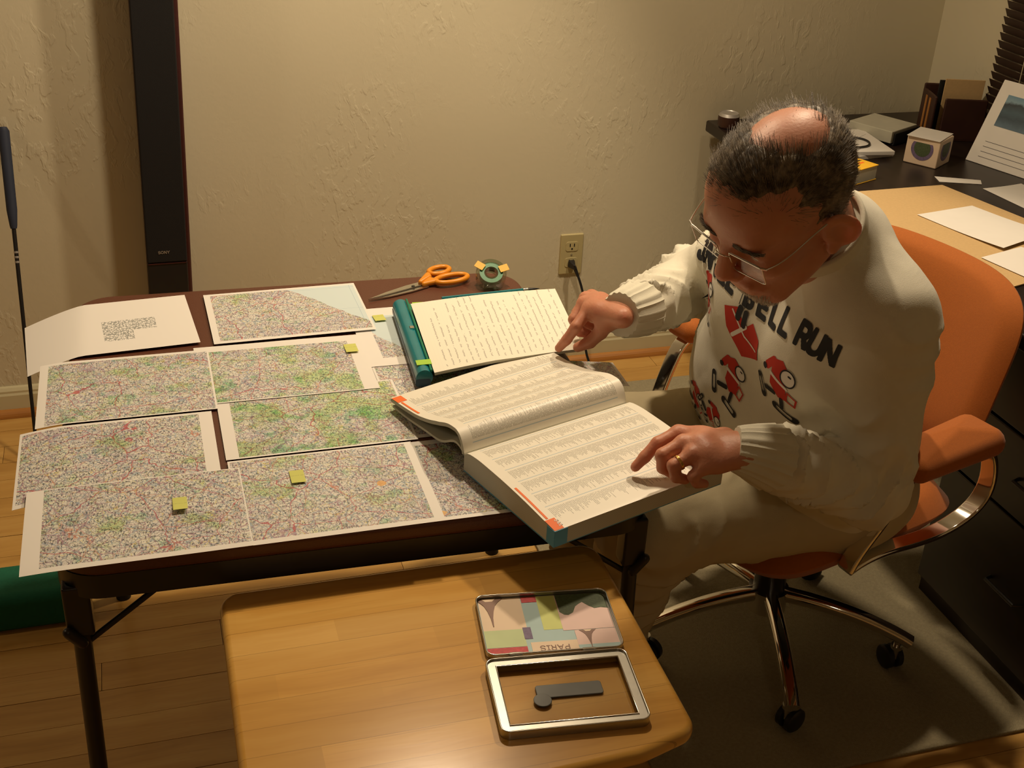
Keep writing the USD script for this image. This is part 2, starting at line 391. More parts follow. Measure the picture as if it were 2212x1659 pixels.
# baseboard: flat board with a moulded top, and a stained shoe moulding at its foot
bb = np.array([[0, 0], [.014, 0], [.014, .060], [.011, .066], [.011, .072], [.006, .080], [.003, .083], [0, .083]])
def run(x0, x1, prof, y): 
    k = len(prof); V = np.vstack([np.c_[np.full(k, xx), y - prof[:, 0], prof[:, 1]] for xx in (x0, x1)]); F = []
    for j in range(k):
        a, b = j, (j + 1) % k; F += [[a, b, b + k], [a, b + k, a + k]]
    F += [[0, j + 1, j] for j in range(1, k - 1)] + [[k, k + j, k + j + 1] for j in range(1, k - 1)]
    m = trimesh.Trimesh(V, F, process=False)
    if m.volume < 0: m.invert()
    return m
st('baseboard_back', run(-5.0, WX, bb, WY), 'trim_paint')
ang = np.linspace(0, np.pi / 2, 6)
st('trim_1', run(-5.0, WX, np.vstack([[0, 0], np.c_[.018 * np.cos(ang), .02 * np.sin(ang)]]), WY - .014), 'trim_wood')
# window in the right wall with closed horizontal blinds
wn = UsdGeom.Xform.Define(stage, '/World/window_1'); tag(wn.GetPrim(), kind='structure'); WN = T('/World/window_1', (0, 0, 0))
g = G(); tr = g.node('transparent_bsdf', 'BSDF', color=(.9, .95, 1.)); gl = g.node('glossy_bsdf', 'BSDF', color=(1., 1., 1.), roughness=.02)
mx = g.node('mix_closure', 'closure', fac=g.node('fresnel', 'fac', IOR=1.45), closure1=tr, closure2=gl)
M['pane_glass'] = usdkit.material(stage, '/World/Looks/pane_glass', g.n, g.l, surface=mx.ref)
flat('blind_slat', (.05, .028, .02), .45, var=.15)
obj('pane', box(WX + .07, WX + .076, w0, w1, wz0, wz1), 'pane_glass', WN)
obj('frame', cat(box(WX + .055, WX + .10, w0, w1, wz0, wz0 + .05), box(WX + .055, WX + .10, w0, w1, wz1 - .05, wz1), box(WX + .055, WX + .10, w0, w0 + .05, wz0 + .05, wz1 - .05), box(WX + .055, WX + .10, w1 - .05, w1, wz0 + .05, wz1 - .05)), 'trim_paint', WN)
z = wz0 + .0
while z < wz1 + .02:
    obj('slat', move(box(-.012, .012, w0 - .03, 2.835, -.0008, .0008), (WX - .016, 0, z), ry=62), 'blind_slat', WN); z += .021
obj('head_rail', box(WX - .035, WX - .001, w0 - .03, 2.835, wz1 + .02, wz1 + .055), 'blind_slat', WN)
obj('bottom_rail', box(WX - .028, WX - .004, w0 - .03, 2.835, wz0 - .03, wz0 - .016), 'blind_slat', WN)
obj('cord', tube([(WX - .032, 2.70, wz0 - .02), (WX - .032, 2.70, wz1 + .02)], .0012, 6), 'trim_paint', WN)

# ------------------------------------------------------------------ rug
rug = slab(sg.box(.80, 1.412, 2.2, 2.945), .0, .008, .003); rug.vertices += 0
solo('rug', rug, 'rug_pile', 'tan low-pile rug under the orange office chair', 'rug')

# ------------------------------------------------------------------ card table
TX, TY, TA = .269, 1.8175, -.0257
cT, sT = math.cos(TA), math.sin(TA)
def tw(a, b): return TX + a * cT - b * sT, TY + a * sT + b * cT
ct = thing('card_table', 'square folding card table with brown vinyl top, covered in map sheets', 'table', (TX, TY, 0))
S = .432
top = affinity.translate(affinity.rotate(sg.box(-S + .07, -S + .07, S - .07, S - .07).buffer(.07, quad_segs=10), math.degrees(TA), origin=(0, 0)), TX, TY)
obj('table_top', slab(top, .682, .7105, .009), 'vinyl_brown', ct, smooth=40)
rim = affinity.translate(affinity.rotate(sg.box(-S + .066, -S + .066, S - .066, S - .066).buffer(.062, quad_segs=10), math.degrees(TA), origin=(0, 0)), TX, TY)
hole = rim.buffer(-.022)
obj('apron', trimesh.creation.extrude_polygon(rim.difference(hole), .038, engine='earcut').apply_translation([0, 0, .645]), 'black_metal', ct, smooth=40)
for (a, b) in ((-1, -1), (1, -1), (-1, 1), (1, 1)):
    xt, yt = tw(a * (S - .028), b * (S - .030)); xb, yb = tw(a * (S - .018), b * (S - .012))
    leg = obj('leg', tube([(xt, yt, .66), (xt, yt, .60), (xb, yb, .03)], .0125, 14), 'black_metal', ct, smooth=40)
    obj('rubber_foot', cyl((xb, yb, 0.0), (xb, yb, .045), .0155, 16, .0145), 'rubber', leg, smooth=40)
    obj('hinge_bracket', cat(rbox(xt - .018, xt + .018, yt - .016, yt + .016, .575, .66, .004), hull([(xt, yt - .015, .565), (xt + .016 * a, yt - .02, .59)], .008)), 'black_metal', leg, smooth=40)
    x2, y2 = tw(a * (S - .16), b * (S - .035))
    obj('brace', tube([(xt, yt, .55), (x2, y2, .65)], .0045, 8), 'black_metal', ct, smooth=40)

# ------------------------------------------------------------------ wooden tray table (front)
tt = thing('tray_table', 'honey-coloured wooden tray table with rounded corners in the foreground', 'table', (.31, 1.2, 0))
pol = sg.Polygon([(.036, .98), (.30, .955), (.50, .962), (.582, .985), (.590, 1.382), (.04, 1.382)]).buffer(-.03).buffer(.03, quad_segs=8)
rr = sg.Polygon(np.array(pol.exterior.coords)).segmentize(.02)
obj('table_top', slab(rr, .617, .640, .010, 5), 'tray_wood', tt, smooth=50)
obj('apron', rbox(.10, .52, 1.02, 1.045, .565, .617, .003), 'tray_wood', tt, smooth=40)
obj('apron', rbox(.10, .52, 1.33, 1.355, .565, .617, .003), 'tray_wood', tt, smooth=40)
for xx in (.115, .50):
    for (ya, yb) in ((1.03, 1.40), (1.345, .99)):
        sh = .012 if ya < 1.2 else -.012
        obj('leg', sweep([(xx + sh, ya, .60), (xx + sh, yb, .0)], rrect(.018, .036, .004), up=(0, 1, 0)), 'tray_wood', tt, smooth=40)
obj('stretcher', rbox(.11, .51, 1.19, 1.21, .29, .32, .004), 'tray_wood', tt, smooth=40)

# ------------------------------------------------------------------ green cushion on the floor
solo('floor_cushion', rbox(-.80, -.20, 2.174, 2.30, .0, .092, .022, 20), 'green_fabric', 'dark green cushion lying on the floor left of the card table', 'cushion', smooth=True)

# ------------------------------------------------------------------ tower speaker
sp = thing('tower_speaker', 'tall slim black tower speaker standing against the wall', 'speaker', (.05, 3.06, 0))
lean = lambda m: trimesh.Trimesh(np.c_[m.vertices[:, 0] - (m.vertices[:, 2] - .37) * -.030, m.vertices[:, 1:]], m.faces, process=False)
xa, xb, yf = -.021, .090, 3.03
obj('cabinet', lean(rbox(xa, xb, yf, 3.115, .02, 1.30, .006)), 'speaker_side', sp, smooth=40)
obj('grille', lean(rbox(xa + .001, xb - .010, yf - .010, yf + .004, .455, 1.29, .004)), 'speaker_cloth', sp, smooth=40)
obj('lower_panel', lean(rbox(xa + .001, xb - .010, yf - .008, yf + .004, .03, .4535, .003)), 'black_plastic', sp, smooth=40)
obj('trim_line', lean(box(xa + .004, xb - .012, yf - .0095, yf - .006, .4505, .4535)), 'speaker_side', sp)
t = meshkit.text_mesh('SONY', .0075, .0006, True)
obj('logo', lean(frame(t, (.008, yf - .0104, .480), (1, 0, 0), (0, 0, 1), (0, -1, 0))), 'silver_text', sp)
obj('base', lean(rbox(-.07, .14, 2.99, 3.12, .0, .022, .005)), 'black_plastic', sp, smooth=40)

# ------------------------------------------------------------------ putter leaning on the wall
pt = thing('putter', 'golf putter with dark blue grip leaning against the wall', 'golf club', (-.34, 2.86, 0))
p_top = aty(7, 274, 3.112); p_bot = np.array([-.330, 2.83, .022]); dv = unit(p_bot - p_top)
gr_end = p_top + dv * .245
obj('grip', sweep([p_top, p_top + dv * .01, p_top + dv * .2, gr_end - dv * .008, gr_end], circ(.0125, 16), scale=[.6, 1.05, 1., .72, .6]), 'grip_rubber', pt, smooth=40)
obj('shaft', cyl(gr_end - dv * .01, p_bot, .0052, 14, .0042), 'steel' if False else 'black_metal', pt, smooth=40)
for k in range(3):
    o = gr_end + dv * (.055 + .012 * k); obj('shaft_band', cyl(o, o + dv * .005, .0058, 14), 'silver_text', pt, smooth=40)
obj('head', rbox(-.345, -.245, 2.81, 2.84, .0, .026, .006), 'black_metal', pt, smooth=40)
obj('hosel', tube([p_bot, p_bot + dv * .012], .007, 12), 'black_metal', pt, smooth=40)
t = meshkit.text_mesh('ping', .008, .0004, True) if False else None

# ------------------------------------------------------------------ outlet and power cord
ox, oz = 1.1765, .352
wo = thing('wall_outlet', 'almond two-socket power outlet on the wall beside the table', 'power outlet', (ox, WY, oz))
obj('cover_plate', rbox(ox - .035, ox + .035, WY - .006, WY + .004, oz - .0625, oz + .0625, .003), 'plate_plastic', wo, smooth=40)
for dz in (.025, -.025):
    rcp = slab(sg.box(-.012, -.008, .012, .008).buffer(.007), 0, .002, .0008); so = obj('socket', frame(rcp, (ox, WY - .0055, oz + dz), (1, 0, 0), (0, 0, 1), (0, -1, 0)), 'plate_plastic', wo, smooth=40)
    for dx in (-.0063, .0063): obj('slot', box(ox + dx - .0013, ox + dx + .0013, WY - .0082, WY - .0072, oz + dz, oz + dz + .009), 'black_plastic', so)
    obj('slot', cyl((ox, WY - .0082, oz + dz - .007), (ox, WY - .0072, oz + dz - .007), .0026, 12), 'black_plastic', so)
obj('screw', cyl((ox, WY - .0075, oz), (ox, WY - .005, oz), .003, 12), 'steel', wo)
pc = thing('power_cord', 'black power cord plugged into the wall outlet, looping to the floor', 'power cord', (ox, WY - .03, .1))
obj('plug', cat(hull([(ox - .006, WY - .012, oz - .02), (ox + .006, WY - .012, oz - .02), (ox - .007, WY - .012, oz - .034), (ox + .007, WY - .012, oz - .034), (ox, WY - .035, oz - .024), (ox + .003, WY - .035, oz - .034)], .004), hull([(ox + .004, WY - .03, oz - .032), (ox + .012, WY - .04, oz - .055)], [.006, .0042])), 'black_plastic', pc, smooth=50)
cp = [(ox + .012, WY - .04, oz - .054), (ox + .022, WY - .055, oz - .09), (ox + .028, WY - .08, .20), (ox + .025, WY - .12, .09), (1.235, 2.985, .02), (1.275, 2.975, .006), (1.285, 2.968, .006), (1.24, 2.962, .006), (1.10, 2.960, .006), (.9, 2.975, .006), (.55, 2.985, .006)]
obj('cable', tube(spline(cp, 70), .0036, 8), 'black_plastic', pc, smooth=True)
# ------------------------------------------------------------------ map sheets on the card table
_sh = 0
def sheet(label, x0, y0, x1, y1, mg, layer, green=.5, sea=None, rot=0., bend=None, dens=1., mat=None, group=None, name='map_sheet', catg='map'):
    global _sh; _sh += 1
    W, H = x1 - x0, y1 - y0
    if mat is None:
        mat = f'map_print_{_sh:02d}'; map_mat(mat, W, H, mg, green, sea, (_sh * .73 % 2.1, _sh * 1.31 % 1.7), dens)
    uu, vv = np.meshgrid(np.linspace(0, W, 25), np.linspace(0, H, 13), indexing='ij')
    a = math.radians(rot); cx_, cy_ = (x0 + x1) / 2, (y0 + y1) / 2
    X = cx_ + (uu - W / 2) * math.cos(a) - (vv - H / 2) * math.sin(a); Y = cy_ + (uu - W / 2) * math.sin(a) + (vv - H / 2) * math.cos(a)
    rg = np.random.default_rng(_sh)
    Z = np.full_like(X, .7108 + .0008 * layer) + .0006 * (meshkit.noise(np.stack([X * 9, Y * 9, X * 0 + _sh], -1)) ** 2)
    if bend: Z = Z + bend(X, Y)
    m, uv = gridslab(np.stack([X, Y, Z], -1), .00025)
    if uv[:, 0].max() > 0: pass
    t = solo(name, m, mat, label, catg, group, smooth=True, uv=uv)
    return t
droop = lambda X, Y: -np.clip(-.158 - X, 0, 1) ** 1.4 * .35
droopf = lambda X, Y: -np.clip(1.393 - Y, 0, 1) ** 1.3 * .2 - np.clip(-.160 - X, 0, 1) ** 1.4 * .12
def note_print():
    g = G(); x, y, z = g.xyz(g.uv())
    blk = x.gt(.138) * x.lt(.232) * y.gt(.045) * y.lt(.128) * g.math('maximum', y.gt(.083), x.lt(.190))
    sq = g.vor(g.warp(g.uv(), 60., .008), 130.).lt(.07).max(g.noise(g.map(g.uv(), (330, 130, 1)), 1., 2.).gt(.56))
    g.out('text_page', g.mix(blk * sq * .75, (.80, .775, .74), (.16, .18, .17)), .65)
note_print()
# bottom layer first
sheet('map sheet whose right half lies hidden under the open atlas, nearest the table front', .345, 1.383, .640, 1.603, (.016, .008, .01, .012), 0, .25, dens=1.1)
sheet('map sheet under the atlas and the teal notebook, middle of the right column', .346, 1.612, .643, 1.866, (.004, .01, .01, .003), 1, .35)
sheet('map sheet with pale blue sea, half covered by the teal notebook', .342, 1.862, .638, 2.100, (.030, .030, .01, .035), 2, .2, (1., .55, .12))
sheet('far map sheet on the table with a blue sea corner', .086, 2.000, .379, 2.217, (.012, .010, .004, .008), 6, .35, (1., .75, .335), rot=1.)
sheet('map sheet with dense green forest, its wide white left margin beside the gap', .075, 1.606, .371, 1.810, (.020, .004, .004, .004), 3, 1.)
sheet('centre map sheet with broad white top margin and a sticky note near its right end', .051, 1.782, .345, 1.992, (.004, .003, .026, .022), 4, .85, rot=-.3)
sheet('map sheet in the left column with its wide white margin on the right', -.225, 1.549, .065, 1.762, (.004, .010, .020, .006), 3, .35, bend=droop, dens=1.15)
sheet('map sheet second from the far side in the left column, with a white left margin', -.203, 1.765, .076, 1.981, (.014, .003, .003, .008), 5, .6, bend=droop)
sheet('front middle map sheet with a long red road and a sticky note', .076, 1.379, .357, 1.599, (.003, .010, .012, .004), 5, .45, bend=droopf)
sheet('front left corner map sheet overhanging the table edge, with a white left margin', -.206, 1.378, .092, 1.578, (.024, .010, .002, .002), 6, .35, bend=droopf, dens=1.15)
sheet('white page with one small block of print, curling over the far left table edge', -.235, 2.000, .058, 2.212, (0, 0, 0, 0), 6, rot=4.2, bend=lambda X, Y: -np.clip(-.135 - X, 0, 1) ** 1.25 * .55, mat='text_page', catg='paper')
# the map sheet that curls up at the right edge of the table, under the notebook
uu, vv = np.meshgrid(np.linspace(0, .24, 25), np.linspace(0, .09, 9), indexing='ij')
Z = .7168 + np.clip(uu - .06, 0, 1) ** 1.5 * .04 * np.exp(-((uu - .15) / .09) ** 2) + np.where(uu > .13, -(uu - .13) ** 1.6 * .35, 0) + .004 * np.exp(-((uu - .13) / .05) ** 2)
m, uv = gridslab(np.stack([.53 + uu + vv * .03, 1.712 + vv, Z], -1), .0003)
map_mat('map_print_curl', .24, .09, (.0, .006, .004, .0), .5, None, (1.2, .4), .5)
solo('map_sheet', m, 'map_print_curl', 'narrow map sheet arching off the right table edge between notebook and atlas', 'map', smooth=True, uv=uv)

def note(label, x, y, z, w=.021, h=.028, rot=0., lift=.0015):
    uu, vv = np.meshgrid(np.linspace(0, w, 5), np.linspace(0, h, 7), indexing='ij'); a = math.radians(rot)
    P = np.stack([x + (uu - w / 2) * math.cos(a) - (vv - h / 2) * math.sin(a), y + (uu - w / 2) * math.sin(a) + (vv - h / 2) * math.cos(a), z + .0009 + lift * (1 - vv / h) ** 2], -1)
    m, uv = gridslab(P, .0002); solo('sticky_note', m, 'sticky_paper', label, 'sticky note', smooth=True, uv=uv)
note('yellow sticky note on the map sheet beside the notebook spine', .396, 2.052, .7135, rot=3)
note('yellow sticky note at the right end of the centre map sheet', .322, 1.935, .7150, .022, .034)
note('yellow sticky note on the front middle map sheet, above the red road junction', .172, 1.533, .7158, .021, .036)
note('yellow sticky note on the front left map sheet, lifting at its lower edge', .002, 1.495, .7166, .020, .038, lift=.005)

# ------------------------------------------------------------------ open atlas index
S1, S2 = np.array([.416, 1.496, 0]), np.array([.714, 1.593, 0]); e_ = unit(S2 - S1); q_ = np.array([-e_[1], e_[0], 0]); LB = .313
bk = thing('open_atlas', 'thick open road atlas at its place-name index, overhanging the table corner', 'book', (.55, 1.45, .715))
# right-hand block: cross-section (distance from spine towards the reader, z)
pr_top = np.array([(0, .7445), (.006, .7505), (.023, .7545), (.045, .7560), (.09, .7555), (.148, .7525), (.20, .7475), (.229, .7445)])
from scipy.interpolate import PchipInterpolator as PI
rt = PI(pr_top[:, 0], pr_top[:, 1]); dR = np.linspace(0, .229, 30)
def block(top, bot, ds, L, side):
    """solid between two cross-section curves; side=-1 towards the reader"""
    n = len(ds); V = []
    for u in (0, L):
        V += [S1 + e_ * u + q_ * side * d + [0, 0, t] for d, t in zip(ds, top)]; V += [S1 + e_ * u + q_ * side * d + [0, 0, b] for d, b in zip(ds, bot)]
    F = []
    for o in (0, 2 * n):
        for i in range(n - 1): F += [[o + i, o + i + 1, o + n + i + 1], [o + i, o + n + i + 1, o + n + i]]
    lp = list(range(n)) + list(range(2 * n - 1, n - 1, -1))
    for a, b in zip(lp, lp[1:] + lp[:1]): F += [[a, b, b + 2 * n], [a, b + 2 * n, a + 2 * n]]
    m = trimesh.Trimesh(np.array(V), F, process=False); m.fix_normals(); return m
obj('page_block', block(rt(dR) - .0006, np.full(30, .7185), dR, LB, -1), 'page_block_edge', bk, smooth=35)
index_page('index_print_right', LB, .229); index_page('index_print_left', LB, .245)
uu, vv = np.meshgrid(np.linspace(0, LB, 8), dR, indexing='ij')
m, uv = gridslab(S1 + e_ * uu[..., None] - q_ * vv[..., None] + np.array([0, 0, 1.]) * rt(vv)[..., None], .0005)
uv = np.vstack([np.stack([uu, vv], -1).reshape(-1, 2)] * 2)
obj('right_page', m, 'index_print_right', bk, smooth=True, uv=uv)
# left-hand leaves: S-curve bundle lifting from the spine and settling on the table
pf = np.array([(0, .7445), (.004, .758), (.013, .772), (.026, .7775), (.042, .776), (.075, .7645), (.11, .752), (.145, .7435), (.19, .738), (.222, .735)])
sN = np.r_[0, np.cumsum(np.linalg.norm(np.diff(pf, axis=0), axis=1))]; ss = np.linspace(0, sN[-1], 48)
pd, pz = PI(sN, pf[:, 0])(ss), PI(sN, pf[:, 1])(ss)
def leaf(off, dz_far):
    u1 = np.linspace(0, LB, 10); P = np.zeros((10, 48, 3))
    nx, nz = -np.gradient(pz), np.gradient(pd); ln_ = np.hypot(nx, nz); nx, nz = nx / ln_, nz / ln_
    for i, u in enumerate(u1):
        k = (u / LB); dd, zz = pd - nx * off, pz - nz * off
        P[i] = S1 + e_ * u + q_[None] * dd[:, None] + np.array([0, 0, 1.]) * (zz + dz_far * k * (dd / .22))[:, None]
    return P
lw = np.stack(np.meshgrid(np.linspace(0, LB, 10), ss, indexing='ij'), -1).reshape(-1, 2)
m, _ = gridslab(leaf(0, .014), .0004); obj('left_page', m, 'index_print_left', bk, smooth=True, uv=np.vstack([lw, lw]))
m, _ = gridslab(leaf(.0007, .014), .0055); obj('turned_leaves', m, 'page_edge', bk, smooth=40)
# lower bundle of leaves under the arch and the blue cover
dl = np.linspace(.0, .215, 30); lowz = .7205 + .030 * np.exp(-((dl - .02) / .035) ** 2) + .008 * np.exp(-((dl - .09) / .06) ** 2)
obj('lower_leaves', block(lowz + .004, lowz, dl, LB, 1), 'page_edge', bk, smooth=40)
obj('cover', block(np.full(12, .7183), np.full(12, .7165), np.linspace(.0, .2285, 12), LB, -1), 'blue_print', bk)
def on_page(u, d): return S1 + e_ * u - q_ * d + np.array([0, 0, float(rt(min(d, .229))) + .0004])
def patch(name, mtl, u0, u1, d0, d1, side):
    if side < 0: P = np.array([[on_page(u, d) for d in np.linspace(d0, d1, 8)] for u in (u0, u1)])
    else:
        P = np.array([[S1 + e_ * u + q_ * np.interp(s, ss, pd) + np.array([0, 0, np.interp(s, ss, pz) + .0005 + .014 * u / LB * s / ss[-1]]) for s in np.linspace(d0, d1, 10)] for u in (u0, u1)])
    m, _ = gridslab(P, .0003); obj(name, m, mtl, bk, smooth=True)
patch('corner_tab', 'orange_print', .0, .016, .205, .2285, -1); patch('tab_stripe', 'orange_print', .004, .0075, .125, .203, -1)
patch('corner_tab', 'orange_print', .0, .017, .222, .243, 1); patch('tab_stripe', 'orange_print', .004, .0075, .165, .220, 1)
obj('page_number', frame(meshkit.text_mesh('341', .006, .0003, True), on_page(.0125, .2085), unit(on_page(.0125, .2265) - on_page(.0125, .2085)), e_, [0, 0, 1.]), 'paper_white', bk)
obj('cover_corner', cat(block(np.full(2, .7440), np.full(2, .7180), np.array([.2285, .2298]), .022, -1)), 'blue_print', bk)
obj('cover_corner', trimesh.Trimesh(*(lambda b: (b.vertices, b.faces))(frame(box(.212, .2295, .718, .7445, -.0008, .0004), S1, -q_, [0, 0, 1.], e_)), process=False), 'blue_print', bk)

# ------------------------------------------------------------------ notebook stack
N_TL, N_TR, N_BR, N_BL = np.array([.453, 2.036, .746]), np.array([.743, 2.050, .747]), np.array([.708, 1.788, .752]), np.array([.433, 1.760, .745])
nb = thing('notebook', 'teal bound notebook opened at a cream handwritten page beside the right edge', 'notebook', (.59, 1.9, .715))
ex, ey = unit(N_BL - N_TL), unit(N_TR - N_TL)
def quad(u, v): return N_TL * (1 - u) * (1 - v) + N_TR * (1 - u) * v + N_BR * u * v + N_BL * u * (1 - v)
uu, vv = np.meshgrid(np.linspace(0, 1, 16), np.linspace(0, 1, 16), indexing='ij')
P = np.array([[quad(a, b) for a, b in zip(r1, r2)] for r1, r2 in zip(uu, vv)])
P[..., 2] += .010 * np.clip(uu - .75, 0, 1) ** 1.5 * 8 * np.clip(vv - .55, 0, 1) - .012 * np.clip(uu - .86, 0, 1) * 7 * np.clip(vv - .4, 0, 1) + .004 * np.sin(vv * np.pi)
handwriting('handwriting', .292, .277)
m, _ = gridslab(P, .0006); obj('page', m, 'handwriting', nb, smooth=True, uv=np.vstack([np.stack([vv * .292, (1 - uu) * .277], -1).reshape(-1, 2)] * 2))
P2 = P.copy(); P2[..., 2] -= .0009; P2 += (P2 - P2.mean((0, 1))) * -.006
m, _ = gridslab(P2, .005); obj('page_block', m, 'page_edge', nb, smooth=40)
# green under-cover visible along the far edge, with pale tick marks
cv = np.array([[.452, 2.062], [.708, 2.073], [.690, 1.85], [.437, 1.80]])
obj('back_cover', slab(sg.Polygon(cv), .7200, .7345, .002), 'green_cover', nb, smooth=40)
for k, s in enumerate((.30, .38, .415, .54, .59, .92)):
    a = cv[0] * (1 - s) + cv[1] * s; obj('tick_mark', frame(box(-.0006, .0006, -.013, -.001, 0, .0006), (a[0], a[1], .7344), (1, .03, 0), (-.03, 1, 0), (0, 0, 1)), 'paper_white', nb)
sa, sb = np.array([.4375, 2.058, .7325]), np.array([.418, 1.768, .7325]); sd = unit(sb - sa)
obj('spine', tube([sa, sa + sd * .004, sb - sd * .004, sb], .0145, 24), 'teal_cover', nb, smooth=40)
obj('spine_base', sweep([sa + [-.002, 0, -.009], sb + [-.002, 0, -.009]], rrect(.026, .014, .004), up=(0, 0, 1)), 'blue_spine', nb, smooth=40)
obj('spine_seam', tube([sa + [.012, 0, .0125], sb + [.012, 0, .0125]], .0022, 8), 'green_cover', nb, smooth=40)
obj('clasp', sweep([sa + sd * .12 + [.0035, 0, .0135], sa + sd * .13 + [.0035, 0, .0135]], rrect(.009, .005, .002), up=(0, 0, 1)), 'steel', nb, smooth=40)
mm_ = sb - sd * .028
obj('index_tab', frame(slab(sg.box(-.013, -.008, .013, .010), 0, .0008), mm_ + [.003, 0, .0142], unit([1, 0, .0]), unit(-sd), [0, 0, 1.]), 'neon_tab', nb)
obj('index_tab', frame(slab(sg.Polygon([(0, 0), (.05, -.002), (.056, .016), (.042, .020), (.03, .018), (.004, .021)]), 0, .0008), (.458, 2.042, .7352), (1, .03, 0), (-.03, 1, 0), (0, 0, 1)), 'neon_tab', nb)
pn = thing('pencil', 'teal pencil with a black tip lying along the notebook far edge', 'pencil', (.6, 2.07, .738))
a, b = np.array([.52, 2.064, .7385]), np.array([.694, 2.074, .7385]); d = unit(b - a)
obj('barrel', sweep([a, b], circ(.0037, 6)), 'teal_cover', pn); obj('tip', sweep([b, b + d * .012, b + d * .026], circ(.0036, 12), scale=[1, .75, .12]), 'black_plastic', pn, smooth=40); obj('ferrule', cyl(b - d * .009, b + d * .001, .004, 12), 'steel', pn, smooth=40)

# ------------------------------------------------------------------ scissors
sc = thing('scissors', 'orange-handled scissors lying open slightly at the far table edge', 'scissors', (.5, 2.18, .714))
tip, piv = np.array([.391, 2.134]), np.array([.489, 2.177]); ax = unit(piv - tip); pe = np.array([-ax[1], ax[0]])
def bl(z0, z1, off, sgn): 
    o = lambda l, w: tuple(piv + ax * l + pe * w)
    return slab(sg.Polygon([o(-.107, 0), o(-.06, .006 * sgn + off), o(-.01, .010 * sgn + off), o(.03, .009 * sgn + off), o(.03, -.004 * sgn + off), o(-.02, -.004 * sgn + off)]), z0, z1)
obj('blade', bl(.7155, .7175, .0015, 1), 'steel', sc); obj('blade', bl(.7125, .7148, -.003, -1), 'steel', sc)
obj('pivot_screw', cyl((*piv, .7170), (*piv, .7185), .0035, 16), 'black_metal', sc)
def ring2(c, rx, ry, rot, z, r=.0055):
    t = np.linspace(0, 2 * np.pi, 48, endpoint=False); ca, sa_ = math.cos(rot), math.sin(rot)
    x, y = rx * np.cos(t), ry * np.sin(t); return sweep(np.c_[c[0] + x * ca - y * sa_, c[1] + x * sa_ + y * ca, np.full(48, z)], circ(r, 10), up=(0, 0, 1), close=True)
th_ = math.atan2(ax[1], ax[0])
c1, c2 = np.array([.572, 2.196]), np.array([.556, 2.236])
obj('handle', cat(ring2(c1, .036, .017, th_ - .15, .7195), hull([(*(piv + ax * .024 - pe * .004), .7175), (*(piv + ax * .05 - pe * .010), .7195), (*(piv + ax * .045 + pe * .006), .7195)], [.005, .0062, .005])), 'amber_plastic', sc, smooth=50)
obj('handle', cat(ring2(c2, .024, .015, th_ + .05, .7215), hull([(*(piv + ax * .022 + pe * .005), .7195), (*(piv + ax * .052 + pe * .022), .7215), (*(piv + ax * .048 + pe * .012), .7215)], [.005, .006, .006])), 'amber_plastic', sc, smooth=50)

# ------------------------------------------------------------------ tape dispenser
g = G(); r1 = g.node('transparent_bsdf', 'BSDF', color=(.82, .88, .80)); r2 = g.node('glossy_bsdf', 'BSDF', color=(1., 1., 1.), roughness=.06)
lw_ = g.node('layer_weight', 'facing', blend=.35); mxr = g.node('mix_closure', 'closure', fac=lw_ * .75 + .10, closure1=r1, closure2=r2)
M['clear_plastic'] = usdkit.material(stage, '/World/Looks/clear_plastic', g.n, g.l, surface=mxr.ref)
g = G(); r1 = g.node('transparent_bsdf', 'BSDF', color=(.97, .97, .97)); r2 = g.node('glossy_bsdf', 'BSDF', color=(1., 1., 1.), roughness=.05)
mxr = g.node('mix_closure', 'closure', fac=g.node('fresnel', 'fac', IOR=1.3), closure1=r1, closure2=r2)
M['clear_window'] = usdkit.material(stage, '/World/Looks/clear_window', g.n, g.l, surface=mxr.ref)
flat('tape_green', (.05, .22, .10), .4, var=.3, scale=120)
flat('tape_clear', (.45, .44, .33), .3, var=.05, transmission_weight=.4)
tc = np.array([.646, 2.165, .735]); axis = unit([-.12, -.62, .9])
td = thing('tape_dispenser', 'clear tape dispenser with green roll at the far right table corner', 'tape dispenser', (.646, 2.165, .712))
ringp = lambda r0, r1, h: [(r0, -h), (r1, -h), (r1, h), (r0, h), (r0, -h)]
obj('tape_roll', lathe(ringp(.014, .0235, .0085), tc, 40, axis), 'tape_green', td, smooth=40)
obj('hub', lathe(ringp(.0105, .0138, .0095), tc, 32, axis), 'clear_plastic', td, smooth=40)
obj('shell', lathe(ringp(.0238, .031, .0105), tc, 48, axis), 'clear_plastic', td, smooth=40)
ax1 = unit(np.cross([0, 0, 1.], axis)); ax2 = np.cross(axis, ax1)
for a_ in (0.35, 2.55):
    o = tc + ax1 * .027 * math.cos(a_) + ax2 * .027 * math.sin(a_) + axis * .0112
    obj('paper_label', frame(slab(sg.box(-.0065, -.0085, .0065, .0085).buffer(.001), -.0006, .0006), o, ax1 * math.sin(a_) * -1 + ax2 * math.cos(a_), ax1 * math.cos(a_) + ax2 * math.sin(a_), axis), 'yellow_card', td)
ft = tc - ax2 * .026
obj('foot', hull([(ft[0] - .014, ft[1] + .004, .715), (ft[0] + .014, ft[1] + .004, .715), (ft[0] - .010, ft[1] + .012, .722), (ft[0] + .010, ft[1] + .012, .722)], .0035), 'clear_plastic', td, smooth=40)
obj('stem', tube([(ft[0] + .006, ft[1] - .002, .713), tc - ax2 * .016 + axis * .003], .003, 10), 'clear_plastic', td, smooth=40)

# ------------------------------------------------------------------ hinged tin on the tray table
def edge_frame(o, xdir): 
    ex_ = unit([xdir[0], xdir[1], 0]); return np.array([*o, 0]), ex_, np.array([-ex_[1], ex_[0], 0]), np.array([0, 0, 1.])
tn = thing('hinged_tin', 'open hinged metal tin with a collage of travel pictures in its lid', 'tin', (.45, 1.14, .64))
zt = .6405
